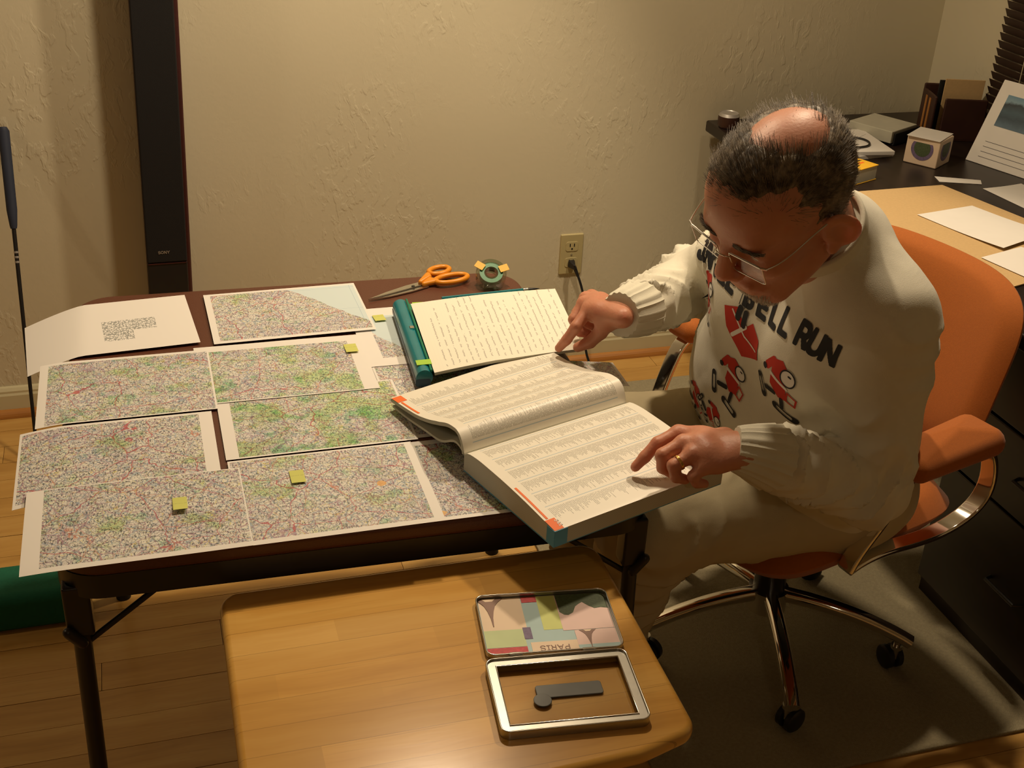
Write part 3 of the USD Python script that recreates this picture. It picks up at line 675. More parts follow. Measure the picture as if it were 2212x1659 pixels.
# base tray
bo = edge_frame((.341, 1.022), (.184, -.021)); BW, BH = .186, .131
def tinpart(w, h, z0, z1, o, wall, rad=.012):
    out = sg.box(rad, rad, w - rad, h - rad).buffer(rad, quad_segs=6); m = trimesh.creation.extrude_polygon(out.difference(out.buffer(-wall)), z1 - z0, engine='earcut'); m.apply_translation([0, 0, z0]); return frame(m, *o), out
m, out_b = tinpart(BW, BH, zt, zt + .012, bo, .0016); bp_ = obj('base_wall', m, 'tin_metal', tn, smooth=40)
lip = out_b.buffer(-.0016).difference(out_b.buffer(-.013))
obj('inner_rim', frame(slab(sg.Polygon(lip.exterior.coords, [r_.coords for r_ in lip.interiors]), zt + .0085, zt + .010), *bo), 'tin_metal', tn)
obj('rolled_edge', frame(sweep(np.array([(x, y, zt + .012) for x, y in out_b.buffer(-.0008).exterior.coords[:-1]]), circ(.0013, 8), up=(0, 0, 1), close=True), *bo), 'steel', tn, smooth=True)
obj('inner_edge', frame(sweep(np.array([(x, y, zt + .010) for x, y in out_b.buffer(-.013).exterior.coords[:-1]]), circ(.0014, 8), up=(0, 0, 1), close=True), *bo), 'steel', tn, smooth=True)
obj('clear_window', frame(slab(out_b.buffer(-.0125), zt + .0003, zt + .0010), *bo), 'clear_window', tn)
obj('magnet_bar', frame(slab(sg.box(.061, .066, .138, .081).buffer(.004), zt + .0011, zt + .0030, .0008), *bo), 'dark_grey_magnet', tn, smooth=40)
obj('magnet_disc', frame(slab(sg.Point(.062, .057).buffer(.0115), zt + .0031, zt + .0048, .0008), *bo), 'dark_grey_magnet', tn, smooth=40)
# lid, lying open behind the base
lo = edge_frame((.362, 1.163), (.180, -.0245)); LW, LH = .184, .124
m, out_l = tinpart(LW, LH, zt, zt + .0075, lo, .0016); obj('lid_wall', m, 'tin_metal', tn, smooth=40)
obj('lid_panel', frame(slab(out_l.buffer(-.0008), zt, zt + .0015), *lo), 'tin_metal', tn)
obj('rolled_edge', frame(sweep(np.array([(x, y, zt + .0075) for x, y in out_l.buffer(-.0008).exterior.coords[:-1]]), circ(.0013, 8), up=(0, 0, 1), close=True), *lo), 'steel', tn, smooth=True)
for xh in (.038, .135): obj('hinge', frame(cat(cyl((xh - .009, -.003, zt + .010), (xh + .009, -.003, zt + .010), .0022, 12), rbox(xh - .008, xh + .008, -.006, .002, zt + .0065, zt + .0095, .0008)), *lo), 'steel', tn, smooth=40)
# collage (printed card in the lid): rectangles laid out on a plain ground, seen upside down
flat('print_cream', (.78, .62, .46), .6, var=.06); flat('print_blue', (.40, .56, .58), .6, var=.08); flat('print_green', (.52, .62, .34), .6, var=.1)
flat('print_lime', (.60, .66, .22), .6, var=.1); flat('print_pink', (.76, .56, .52), .6, var=.06); flat('print_leaf', (.07, .10, .045), .6, var=.5, scale=300); flat('print_brown', (.25, .15, .12), .6, var=.2)
flat('print_crimson', (.52, .05, .06), .6, var=.4, scale=200); flat('print_violet', (.16, .12, .22), .6, var=.4, scale=250)
ins = .004; card = out_l.buffer(-.003)
cb = obj('collage', frame(slab(card, zt + .0015, zt + .0021), *lo), 'print_blue', tn)
W_, H_ = LW, LH
def pic(name, mtl, x0, y0, x1, y1, lay=1):
    p_ = sg.box(x0 * W_, y0 * H_, x1 * W_, y1 * H_).intersection(card); obj(name, frame(slab(p_, zt + .0021, zt + .0021 + .0002 * lay), *lo), mtl, cb)
pic('picture', 'print_cream', .02, .44, .34, .98); pic('picture', 'print_green', .02, .16, .31, .44); pic('picture', 'print_crimson', .02, .02, .31, .155); pic('picture', 'print_violet', .305, .27, .365, .46, 2)
pic('picture', 'print_crimson', .345, .88, .46, .98, 2); pic('picture', 'print_lime', .46, .40, .60, .98); pic('picture', 'print_cream', .34, .02, .68, .21, 2)
pic('picture', 'print_pink', .60, .37, .985, .985, 2); pic('picture', 'print_pink', .68, .03, .985, .36, 3); pic('picture', 'print_blue', .68, .03, .985, .12, 4)
def poly(name, mtl, pts, lay=4):
    p_ = sg.Polygon([(x * W_, y * H_) for x, y in pts]).buffer(0).intersection(card); obj(name, frame(slab(p_, zt + .0021, zt + .0021 + .0002 * lay), *lo), mtl, cb)
poly('tree_print', 'print_leaf', [(.605, .985), (.985, .985), (.985, .70), (.93, .72), (.88, .71), (.84, .76), (.80, .83), (.77, .80), (.74, .76), (.71, .66), (.67, .62), (.64, .63), (.61, .68)], 3)
def tower(cx, tip_y, base_y, hw):
    h = base_y - tip_y; P_ = lambda s, w: (w, tip_y + h * s)
    L_ = [(0, .004), (.3, .012), (.55, .030), (.75, .055), (.88, .09), (1, .14)]
    poly('tower_print', 'print_brown', [(cx - w * hw, tip_y + h * s) for s, w in L_] + [(cx + w * hw, tip_y + h * s) for s, w in L_[::-1]], 5)
    poly('tower_arch_print', 'print_cream', [(cx - .07 * hw, tip_y + h * 1.0), (cx - .035 * hw, tip_y + h * .90), (cx + .035 * hw, tip_y + h * .90), (cx + .07 * hw, tip_y + h * 1.0)], 6)
tower(.10, .50, .97, .75); tower(.775, .06, .355, .45)
tx = meshkit.text_mesh('PARIS', .010, .0002); tx.vertices[:, :2] *= -1
obj('lettering', frame(tx, *(lambda o, a, b, c: (o + a * .62 * W_ + b * .145 * H_ + c * (zt + .0027), a, b, c))(*lo)), 'print_brown', cb)
# ------------------------------------------------------------------ office chair
CO = np.array([1.17, 1.79, 0]); _al = math.radians(16)
cd = np.array([-math.cos(_al), -math.sin(_al), 0]); cl_ = np.array([math.sin(_al), -math.cos(_al), 0]); ZU = np.array([0, 0, 1.])
def cw(f, l, z): return CO + cd * f + cl_ * l + ZU * z
ch = thing('office_chair', 'orange upholstered swivel chair with chrome arms and star base', 'chair', (1.17, 1.79, 0))
FZ = .008
def pad(fn, th, n=26, sq=5., e=.45):
    """cushion: fn(a,b) -> (point, normal) for a,b in [-1,1]; rounded outline and edges"""
    V, nv = [], []
    g_ = np.linspace(-1, 1, n); A, B = np.meshgrid(g_, g_, indexing='ij')
    r_ = np.maximum(abs(A), abs(B)); t = np.arctan2(B, A)
    k = np.where(r_ > 0, np.maximum(abs(np.cos(t)), abs(np.sin(t))) / (abs(np.cos(t)) ** sq + abs(np.sin(t)) ** sq) ** (1 / sq), 1)
    A2, B2 = A * k, B * k; T_ = th * (1 - r_ ** 7 * .999) ** e
    P, N = fn(A2, B2); idx = np.arange(n * n).reshape(n, n); NN = n * n
    V = np.vstack([(P + N * T_[..., None] / 2).reshape(-1, 3), (P - N * T_[..., None] / 2).reshape(-1, 3)])
    a, b, c, d = idx[:-1, :-1].ravel(), idx[1:, :-1].ravel(), idx[1:, 1:].ravel(), idx[:-1, 1:].ravel(); q = np.vstack([np.c_[a, b, c], np.c_[a, c, d]]); F = [q, q[:, ::-1] + NN]
    for e_2 in (idx[:, 0], idx[-1, :], idx[::-1, -1], idx[0, ::-1]):
        x, y = e_2[:-1], e_2[1:]; F += [np.c_[x, x + NN, y + NN], np.c_[x, y + NN, y]]
    m = trimesh.Trimesh(V, np.vstack(F), process=False)
    if m.volume < 0: m.invert()
    return m
def gnorm(P):
    N = np.cross(np.gradient(P, axis=0), np.gradient(P, axis=1)); return N / np.linalg.norm(N, axis=2)[..., None]
def seat_fn(A, B):
    f = .02 + A * .255; l = B * .262
    z = .415 - .02 * (1 - B ** 2) * 0 + .018 * B ** 2 - .02 * np.clip(A, 0, 1) ** 3
    P = CO + cd * f[..., None] + cl_ * l[..., None] + ZU * z[..., None]; N = gnorm(P); return P, N
obj('seat', pad(seat_fn, .085), 'orange_fabric', ch, smooth=50)
def back_fn(A, B):
    l = A * .255; z = .68 + B * .175; f = -.265 - (z - .62) * .27 + .055 * A ** 2 
    P = CO + cd * f[..., None] + cl_ * l[..., None] + ZU * z[..., None]; N = gnorm(P); return P, N
obj('backrest', pad(back_fn, .062, sq=4.5), 'orange_fabric', ch, smooth=50)
obj('back_bar', sweep(spline([cw(-.10, 0, .375), cw(-.22, 0, .39), cw(-.29, 0, .47), cw(-.315, 0, .62)], 18), rrect(.06, .012, .004), up=cl_ * 0 + ZU * .6 + cd * .4), 'chrome', ch, smooth=40)
for s in (1, -1):
    L = .30 * s
    path = spline([cw(.135, L * .94, .425), cw(.11, L * .97, .49), cw(.075, L, .56), cw(.05, L, .598), cw(.01, L, .612), cw(-.10, L, .615), cw(-.15, L, .606), cw(-.185, L, .56), cw(-.185, L, .485), cw(-.135, L * .97, .44), cw(-.02, L * .94, .428), cw(.135, L * .93, .421)], 70)
    obj('arm_loop', sweep(path, rrect(.011, .034, .004), up=cl_), 'chrome', ch, smooth=40)
    obj('arm_pad', hull([cw(.05, L - .022, .628), cw(.05, L + .022, .628), cw(-.125, L - .024, .634), cw(-.125, L + .024, .634), cw(-.06, L, .645)], [.024, .024, .028, .028, .026], 24), 'orange_fabric', ch, smooth=50)
    obj('seat_bracket', sweep([cw(.02, L * .93, .414), cw(.02, .10 * s, .368)], rrect(.04, .008, .003), up=ZU), 'black_metal', ch, smooth=40)
obj('seat_pan', hull([cw(.13, -.12, .372), cw(.13, .12, .372), cw(-.13, -.12, .372), cw(-.13, .12, .372)], .012), 'black_metal', ch, smooth=40)
obj('column', cat(cyl(cw(0, 0, .10), cw(0, 0, .37), .024, 24), cyl(cw(0, 0, .10), cw(0, 0, .25), .033, 24)), 'black_metal', ch, smooth=40)
obj('hub', cat(cyl(cw(0, 0, .095), cw(0, 0, .145), .042, 28)), 'chrome', ch, smooth=40)
for k in range(5):
    a = math.radians(-107 + 72 * k); dr = np.array([math.cos(a), math.sin(a), 0]); o = CO + ZU * FZ
    pts = spline([o + dr * .03 + ZU * .125, o + dr * .12 + ZU * .122, o + dr * .22 + ZU * .105, o + dr * .30 + ZU * .078], 16)
    lg = obj('base_leg', sweep(pts, rrect(.030, .026, .010), up=ZU, scale=np.linspace(1.1, .95, 16)), 'chrome', ch, smooth=50)
    ob_ = o + dr * .275; sd_ = np.array([-dr[1], dr[0], 0]); sw = (sd_ * .8 + dr * -.6)
    ax_ = unit(np.cross(ZU, sw)); c0 = ob_ + sw * .012 + ZU * .026
    cs = obj('caster', cat(*[lathe([(0, -.009), (.02, -.009), (.0255, -.005), (.0255, .005), (.02, .009), (0, .009)], c0 + ax_ * (.011 * s_), 24, ax_) for s_ in (-1, 1)]), 'black_plastic', lg, smooth=40)
    obj('caster_stem', cat(cyl(ob_ + ZU * .03, ob_ + ZU * .075, .007, 14), cyl(ob_ + ZU * .056, ob_ + ZU * .064, .012, 16)), 'steel', lg, smooth=40)

# ------------------------------------------------------------------ desk along the right wall
dk = thing('desk', 'large dark wooden desk along the right wall, cluttered with papers', 'desk', (1.92, 2.2, 0))
X0, X1, Y0, Y1, ZT = 1.585, 2.265, 1.28, 3.105, .745
obj('desk_top', slab(sg.box(X0 - .035, Y0 - .02, X1, Y1), .712, ZT, .006), 'desk_wood', dk, smooth=40)
obj('side_panel', rbox(X0 + .02, X1 - .01, Y1 - .05, Y1 - .025, .009, .712, .002), 'desk_wood', dk)
obj('side_panel', rbox(X0 + .02, X1 - .01, Y0 + .01, Y0 + .035, .009, .712, .002), 'desk_wood', dk)
obj('modesty_panel', box(X1 - .06, X1 - .04, Y0 + .03, Y1 - .05, .12, .712), 'desk_wood', dk)
for (ya, yb) in ((Y0 + .036, 1.86), (2.50, Y1 - .051)):
    obj('pedestal', box(X0 + .025, X1 - .06, ya, yb, .009, .711), 'desk_wood', dk)
    for za, zb in ((.06, .36), (.366, .53), (.536, .70)):
        dw = obj('drawer', rbox(X0 + .005, X0 + .027, ya + .006, yb - .006, za, zb, .003), 'desk_wood', dk)
        obj('pull', tube([(X0 + .006, (ya + yb) / 2 - .05, (za + zb) / 2), (X0 - .012, (ya + yb) / 2 - .045, (za + zb) / 2), (X0 - .012, (ya + yb) / 2 + .045, (za + zb) / 2), (X0 + .006, (ya + yb) / 2 + .05, (za + zb) / 2)], .004, 8), 'black_metal', dw, smooth=40)
def flatsheet(name, corners, z, mtl, label, catg, th=.0006, curl=0., group=None, sub=None):
    c = [np.array(p_, float) for p_ in corners]; uu, vv = np.meshgrid(np.linspace(0, 1, 14), np.linspace(0, 1, 14), indexing='ij')
    P = (c[0] * (1 - uu[..., None]) * (1 - vv[..., None]) + c[1] * uu[..., None] * (1 - vv[..., None]) + c[2] * uu[..., None] * vv[..., None] + c[3] * (1 - uu[..., None]) * vv[..., None])
    Z = z + curl * np.clip(vv - .3, 0, 1) ** 2
    m, uv = gridslab(np.dstack([P, Z]), th)
    return solo(name, m, mtl, label, catg, group, smooth=40, uv=uv)
flatsheet('desk_pad', [(1.60, 1.86), (2.02, 1.98), (1.905, 2.475), (1.555, 2.462)], ZT + .004, 'tan_board', 'tan cardboard sheet lying on the desk behind the chair', 'board', .003)
flatsheet('letter_page', [(1.712, 2.290), (1.884, 2.322), (1.945, 2.12), (1.775, 2.055)], ZT + .006, 'paper_white', 'white page with a curled edge lying on the tan board', 'paper', .0005, .012)
flatsheet('letter_page', [(1.70, 2.028), (1.83, 2.066), (1.93, 1.90), (1.74, 1.86)], ZT + .0062, 'paper_white', 'white page on the desk at the right edge of the photo', 'paper', .0005, .002)
# yellow paperback
yb = thing('paperback', 'thick paperback with an orange-yellow cover lying on the desk', 'book', (1.76, 2.57, ZT))
fr_ = (np.array([1.655, 2.505, 0]), unit([.118, .05, 0]), unit([-.05, .118, 0]), ZU)
obj('page_block', frame(rbox(.001, .115, .001, .14, ZT + .002, ZT + .036, .001), *fr_), 'page_edge', yb)
obj('cover', frame(cat(rbox(0, .118, 0, .142, ZT + .036, ZT + .0385, .0008), rbox(0, .118, 0, .142, ZT, ZT + .002, .0008), rbox(0, .118, .140, .142, ZT, ZT + .0385, .0006)), *fr_), 'yellow_card', yb)
obj('cover_print', frame(cat(box(.02, .10, .03, .036, ZT + .0385, ZT + .0388), box(.035, .085, .045, .049, ZT + .0385, ZT + .0388)), *fr_), 'orange_print', yb)
# note cube box
nc = thing('note_cube', 'small cream box with printed arches and a white slip on top', 'box', (1.985, 2.645, ZT))
nf = (np.array([1.968, 2.598, 0]), unit([.098, .066, 0]), unit([-.066, .098, 0]), ZU)
obj('box_body', frame(rbox(0, .090, 0, .090, ZT, ZT + .072, .003), *nf), 'print_cream', nc, smooth=40)
for fx in ((np.array([.0, -.0006]), 0), (np.array([-.0006, .0]), 1)):
    arc = sg.Point(.045, .040).buffer(.030).intersection(sg.box(0, .0, .09, .056)); inn = sg.Point(.045, .042).buffer(.022).intersection(sg.box(0, .0, .09, .056))
    for nm_, pp, mt_, dd in (('arch_print', arc, 'print_violet', 0.), ('arch_print', inn, 'print_leaf', .0004)):
        m = slab(pp, 0, .0005)
        if fx[1] == 0: m = frame(m, (0, -.0002 - dd, ZT + .004), (1, 0, 0), (0, 0, 1), (0, -1, 0))
        else: m = frame(m, (-.0002 - dd, 0, ZT + .004), (0, 1, 0), (0, 0, 1), (-1, 0, 0))
        obj(nm_, frame(m, *nf), mt_, nc)
obj('paper_slip', frame(slab(affinity.rotate(sg.box(-.006, .004, .096, .092), 3), ZT + .073, ZT + .0742), *nf), 'paper_white', nc)
# standing wall-calendar leaf leaning on the window sill
ca = thing('standing_calendar', 'white cardboard calendar with a blue landscape picture leaning upright on the desk', 'calendar', (2.13, 2.55, ZT))
cA, cB = np.array([2.102, 2.660, ZT + .001]), np.array([2.205, 2.36, ZT + .001]); cx_ = unit(cB - cA); cup = unit(aty(2152, 178, 2.80) - cA); cn = unit(np.cross(cx_, cup))
cup = unit(np.array([.088, .035, .20]))
cn = unit(np.cross(cx_, cup)); cup2 = np.cross(cn, cx_)
obj('card', frame(rbox(0, .30, 0, .225, -.004, 0, .001), cA, cx_, cup2, cn), 'paper_white', ca)
def picm():
    g = G(); x, y, z = g.xyz(g.uv()); n_ = g.noise(g.map(g.uv(), (26, 26, 1)), 1., 4., .6)
    c = g.ramp(y / .085 + n_ * .35 - .18, [(.0, (.10, .17, .24)), (.3, (.03, .06, .09)), (.5, (.05, .10, .14)), (.72, (.02, .035, .05)), (.8, (.20, .33, .42)), (1., (.13, .26, .38))])
    g.out('landscape_print', c, .4)
picm()
uu, vv = np.meshgrid(np.linspace(0, .20, 6), np.linspace(0, .085, 4), indexing='ij')
m, uv = gridslab(cA + cx_ * (uu + .032)[..., None] + cup2 * (vv + .105)[..., None] + cn * .0010, .0006); obj('picture', m, 'landscape_print', ca, uv=uv)
for k in range(4): obj('print_row', frame(box(.03, .27, .018 + .014 * k, .0195 + .014 * k, 0, .0004), cA, cx_, cup2, cn), 'grey_print', ca)
obj('back_stay', frame(rbox(.12, .18, .07, .20, -.05, -.004, .001), cA, cx_, cup2, cn), 'paper_white', ca)
# dark leather letter holder
lh = thing('letter_holder', 'dark brown leather letter holder with folders in it, in the desk corner', 'letter holder', (2.14, 2.83, ZT))
hf = (np.array([2.098, 2.835, 0]), unit([.55, -.16, 0]), unit([.16, .55, 0]), ZU)
obj('back_panel', frame(rbox(0, .15, .10, .108, ZT, ZT + .135, .004), *hf), 'leather_brown', lh, smooth=40)
obj('front_panel', frame(rbox(.03, .15, 0, .008, ZT, ZT + .118, .004), *hf), 'leather_brown', lh, smooth=40)
obj('side_panel', frame(rbox(0, .008, .0, .108, ZT, ZT + .122, .003), *hf), 'leather_brown', lh, smooth=40); obj('base', frame(rbox(0, .15, 0, .108, ZT, ZT + .008, .002), *hf), 'leather_brown', lh)
for k in range(2): obj('strap', frame(box(-.0015, .0, .03 + .03 * k, .042 + .03 * k, ZT + .01, ZT + .11), *hf), 'trim_wood', lh)
fo = thing('file_folder', 'tan file folder standing in the dark leather letter holder', 'folder', (2.15, 2.86, ZT + .01))
obj('leaf', frame(move(rbox(.03, .14, .03, .034, ZT + .010, ZT + .165, .001), rx=0), *hf), 'tan_board', fo); obj('leaf', frame(rbox(.02, .14, .045, .049, ZT + .010, ZT + .158, .001), *hf), 'black_plastic', fo)
# stacked papers and a black document tray near the wall
pt_ = thing('document_tray', 'black document tray near the wall behind the papers', 'tray', (1.98, 2.92, ZT))
tf = (np.array([1.90, 2.93, 0]), unit([.072, -.142, 0]), unit([.142, .072, 0]), ZU)
obj('tray_base', frame(rbox(0, .15, 0, .13, ZT, ZT + .006, .002), *tf), 'black_plastic', pt_)
for (xa_, xb_, ya_, yb_) in ((0, .005, 0, .13), (.145, .15, 0, .13), (0, .15, .125, .13)): obj('tray_wall', frame(rbox(xa_, xb_, ya_, yb_, ZT, ZT + .035, .002), *tf), 'black_plastic', pt_)
solo('paper_stack', frame(rbox(.007, .143, -.008, .122, ZT + .007, ZT + .040, .002), *tf), 'page_edge', 'thick cream stack of papers filling the black document tray', 'paper stack')
for k, (ox_, oy_, r_, lb) in enumerate(((1.765, 2.80, 8, 'white ruled pad beside the head, lowest of the two pads'), (1.775, 2.805, -6, 'white ruled pad with a black cord on it, uppermost of the two pads'))):
    solo('writing_pad', move(rbox(-.11, .11, -.10, .10, ZT + .011 * k, ZT + .011 * k + .0105, .001), (ox_ + .03, oy_, 0), rz=r_), 'paper_white', lb, 'pad')
solo('earphone_cord', tube(spline([(1.73, 2.74, ZT + .025), (1.80, 2.73, ZT + .025), (1.86, 2.75, ZT + .025), (1.87, 2.79, ZT + .025), (1.81, 2.83, ZT + .025), (1.74, 2.82, ZT + .025)], 40), .0028, 8), 'black_plastic', 'thin black cord looped on the white writing pad', 'cord', smooth=True)
flatsheet('envelope', [(1.918, 2.505), (2.018, 2.470), (2.035, 2.498), (1.93, 2.545)], ZT + .0015, 'paper_white', 'narrow white envelope lying in front of the note cube', 'envelope', .001)
for k, (c_, lb) in enumerate((([(2.00, 2.44), (2.02, 2.22), (2.13, 2.26), (2.12, 2.45)], 'white brochure at the right desk edge, under another brochure'), ([(2.05, 2.35), (2.07, 2.16), (2.2, 2.19), (2.19, 2.38)], 'white brochure overlapping another at the right desk edge'))):
    flatsheet('brochure', c_, ZT + .0015 + .001 * k, 'paper_white', lb, 'brochure', .0008, .006)
cn_ = thing('lidded_tin', 'small dark red tin with a silver lid at the desk corner by the wall', 'tin', (1.580, 3.03, ZT))
obj('tin_body', lathe([(0, ZT), (.024, ZT), (.030, ZT + .008), (.030, ZT + .034), (.0, ZT + .034)], (1.580, 3.03, 0), 28), 'leather_brown', cn_, smooth=40)
obj('lid', lathe([(0, ZT + .034), (.030, ZT + .034), (.026, ZT + .042), (.0245, ZT + .040), (0, ZT + .039)], (1.580, 3.03, 0), 28), 'silver_text', cn_, smooth=40)
# ------------------------------------------------------------------ implicit surfaces for the person
class Prim:
    def __init__(s, f, c, r, k, op='add'): s.f, s.c, s.r, s.k, s.op = f, np.array(c, float), r, k, op
def rc(a, b, ra, rb, k=.012, op='add', n=None, flat=1.):
    """tapered capsule; n, flat: squash along direction n"""
    a, b = np.array(a, float), np.array(b, float); ab = b - a; L2 = max(ab @ ab, 1e-12)
    nn = None if n is None else unit(n)
    def f(p):
        t = np.clip(((p - a) @ ab) / L2, 0, 1); d = p - a - t[:, None] * ab
        if nn is not None: 
            q = d @ nn; d = d + np.outer(q * (1 / flat - 1), nn)
        return np.linalg.norm(d, axis=1) - (ra + t * (rb - ra))
    return Prim(f, (a + b) / 2, np.linalg.norm(ab) / 2 + max(ra, rb), k, op)
def ell(c, rad, k=.01, op='add', rot=None):
    c, rad = np.array(c, float), np.array(rad, float); Q = np.eye(3) if rot is None else rot
    def f(p):
        q = (p - c) @ Q; k0 = np.linalg.norm(q / rad, axis=1); k1 = np.linalg.norm(q / rad ** 2, axis=1)
        return k0 * (k0 - 1) / np.maximum(k1, 1e-9)
    return Prim(f, c, rad.max(), k, op)
def plane(o, n, k=.004, op='cut'):
    o, n = np.array(o, float), unit(n); return Prim(lambda p: (p - o) @ n, o, 1e9, k, op)
def local(prs, o, Rm, s):
    """head-space prims to the world"""
    out = []
    for q in prs:
        out.append(Prim((lambda f: lambda p: f(((p - o) @ Rm) / s) * s)(q.f), o + Rm @ (q.c * s) if q.r < 1e8 else o, q.r * s if q.r < 1e8 else 1e9, q.k * s, q.op))
    return out
def evalsdf(prs, p, ctr, rad):
    d = None
    for q in prs:
        if q.op != 'cut' and q.op != 'sub' and np.linalg.norm(q.c - ctr) - q.r > rad + q.k + .02 and d is not None: continue
        if q.op == 'sub' and np.linalg.norm(q.c - ctr) - q.r > rad + q.k + .01: continue
        e = q.f(p)
        if d is None: d = e
        elif q.op == 'add':
            h = np.maximum(q.k - abs(d - e), 0) / q.k; d = np.minimum(d, e) - h * h * q.k / 4
        else:
            e2 = -e if q.op == 'sub' else e
            h = np.maximum(q.k - abs(d - e2), 0) / q.k; d = np.maximum(d, e2) + h * h * q.k / 4
    return d
def surf(prs, h, lo, hi, smooth_it=0):
    B = 12; lo, hi = np.array(lo, float), np.array(hi, float)
    nb = np.ceil((hi - lo) / (h * B)).astype(int); n = nb * B + 1
    F = np.full(n, .05, np.float32); g1 = np.arange(B + 1) * h
    loc = np.stack(np.meshgrid(g1, g1, g1, indexing='ij'), -1).reshape(-1, 3); half = h * B / 2; rad = half * math.sqrt(3)
    bi = np.stack(np.meshgrid(*[np.arange(k) for k in nb], indexing='ij'), -1).reshape(-1, 3); ctrs = lo + (bi * B) * h + half
    dmin = np.full(len(ctrs), 1e9)
    for q in prs:
        if q.op == 'add': dmin = np.minimum(dmin, np.linalg.norm(ctrs - q.c, axis=1) - q.r)
    for i in np.nonzero(dmin < rad + .03)[0]:
        c = ctrs[i]; dc = evalsdf(prs, c[None], c, rad)[0]
        o = bi[i] * B; sl = tuple(slice(a, a + B + 1) for a in o)
        if abs(dc) > rad * 1.35 + .02: F[sl] = np.where(F[sl] == np.float32(.05), np.float32(np.sign(dc) * .05), F[sl]) if dc < 0 else F[sl]; continue
        F[sl] = evalsdf(prs, lo + o * h + loc, c, rad).reshape(B + 1, B + 1, B + 1)
    neg = F < 0
    cs = [neg[a:n[0] - 1 + a, b:n[1] - 1 + b, c:n[2] - 1 + c] for a in (0, 1) for b in (0, 1) for c in (0, 1)]
    cnt = sum(x.astype(np.uint8) for x in cs); act = (cnt > 0) & (cnt < 8); cells = np.argwhere(act)
    idx = np.full(act.shape, -1, np.int64); idx[act] = np.arange(len(cells))
    acc = np.zeros((len(cells), 3)); num = np.zeros(len(cells)); cor = np.array([(a, b, c) for a in (0, 1) for b in (0, 1) for c in (0, 1)])
    val = np.stack([F[tuple((cells + c).T)] for c in cor], 1)
    for i in range(8):
        for j in range(i + 1, 8):
            if abs(cor[i] - cor[j]).sum() != 1: continue
            a, b = val[:, i], val[:, j]; x = (a < 0) != (b < 0); t = np.where(x, a / np.where(x, a - b, 1), 0)
            acc += np.where(x[:, None], cor[i] + t[:, None] * (cor[j] - cor[i]), 0); num += x
    V = lo + (cells + acc / num[:, None]) * h; Fs = []
    for ax in range(3):
        o1, o2 = [k for k in range(3) if k != ax]; s0 = [slice(1, -1)] * 3; s0[ax] = slice(0, -1); s1 = list(s0); s1[ax] = slice(1, None)
        A, Bn = neg[tuple(s0)], neg[tuple(s1)]; e = np.argwhere(A != Bn)
        if not len(e): continue
        off = np.ones(3, int); off[ax] = 0; e = e + off; sg_ = A[tuple((e - off).T)]
        d1, d2 = np.eye(3, dtype=int)[o1], np.eye(3, dtype=int)[o2]
        q = np.stack([idx[tuple((e - d1 - d2).T)], idx[tuple((e - d2).T)], idx[tuple(e.T)], idx[tuple((e - d1).T)]], 1)
        fl_ = sg_ if ax != 1 else ~sg_
        q = np.where(fl_[:, None], q, q[:, ::-1]); q = q[(q >= 0).all(1)]
        Fs += [q[:, [0, 1, 2]], q[:, [0, 2, 3]]]
    m = trimesh.Trimesh(V, np.vstack(Fs), process=False)
    if smooth_it:
        m = keep_big(m); ed = m.edges_unique; v = m.vertices.copy(); dg = np.bincount(ed.ravel(), minlength=len(v))[:, None]
        for it in range(2 * smooth_it):
            s_ = np.zeros_like(v); np.add.at(s_, ed[:, 0], v[ed[:, 1]]); np.add.at(s_, ed[:, 1], v[ed[:, 0]]); v = v + (.5 if it % 2 == 0 else -.52) * (s_ / np.maximum(dg, 1) - v)
        m = trimesh.Trimesh(v, m.faces, process=False)
    return m
def keep_big(m, frac=.02):
    cc = trimesh.graph.connected_components(m.edges, nodes=np.arange(len(m.vertices))); big = [c for c in cc if len(c) > frac * len(m.vertices)]
    mask = np.zeros(len(m.vertices), bool); mask[np.concatenate(big)] = True; f = m.faces[mask[m.faces].all(1)]
    re = np.cumsum(mask) - 1; return trimesh.Trimesh(m.vertices[mask], re[f], process=False)

# ------------------------------------------------------------------ skeleton
HS = 1.06; HC = np.array([.825, 1.393, 1.148]); HR = Ro.from_rotvec([.8038, .3780, -2.6746]).as_matrix()
hw = lambda x, y, z: HC + HR @ (np.array([x, y, z]) * HS)
PEL, BEL, CHE, NEC = np.array([1.15, 1.70, .53]), np.array([1.08, 1.64, .70]), np.array([1.01, 1.545, .90]), np.array([.985, 1.50, 1.045])
LAT = unit([.10, -.985, -.12])
SHL, SHR = at(1905, 690, .965), NEC - LAT * .165 + np.array([.0, 0, -.085])
ELL_, WRL = at(1880, 1052, .675), at(1612, 972, .815)
ELR, WRR = np.array([.985, 1.925, .80]), at(1345, 682, .842)
HPL, HPR = PEL + np.array([0, -.10, -.02]), PEL + np.array([0, .10, -.02])
KNL, KNR = np.array([.745, 1.535, .535]), np.array([.73, 1.83, .535])
ANL, ANR = np.array([.80, 1.725, .10]), np.array([.80, 1.90, .10])
LH = dict(index=[at(1466, 936, .806), at(1421, 957, .797), at(1393, 987, .779), at(1372, 1009, .7645)],
          middle=[at(1477, 957, .812), at(1431, 983, .800), at(1432, 1010, .780), at(1450, 1022, .767)],
          ring=[at(1497, 982, .808), at(1455, 1006, .795), at(1460, 1030, .777), at(1480, 1036, .768)],
          little=[at(1524, 1006, .798), at(1497, 1029, .784), at(1505, 1043, .772), at(1522, 1045, .768)],
          thumb=[at(1565, 950, .792), at(1505, 938, .782), at(1458, 950, .770), at(1432, 966, .765)])
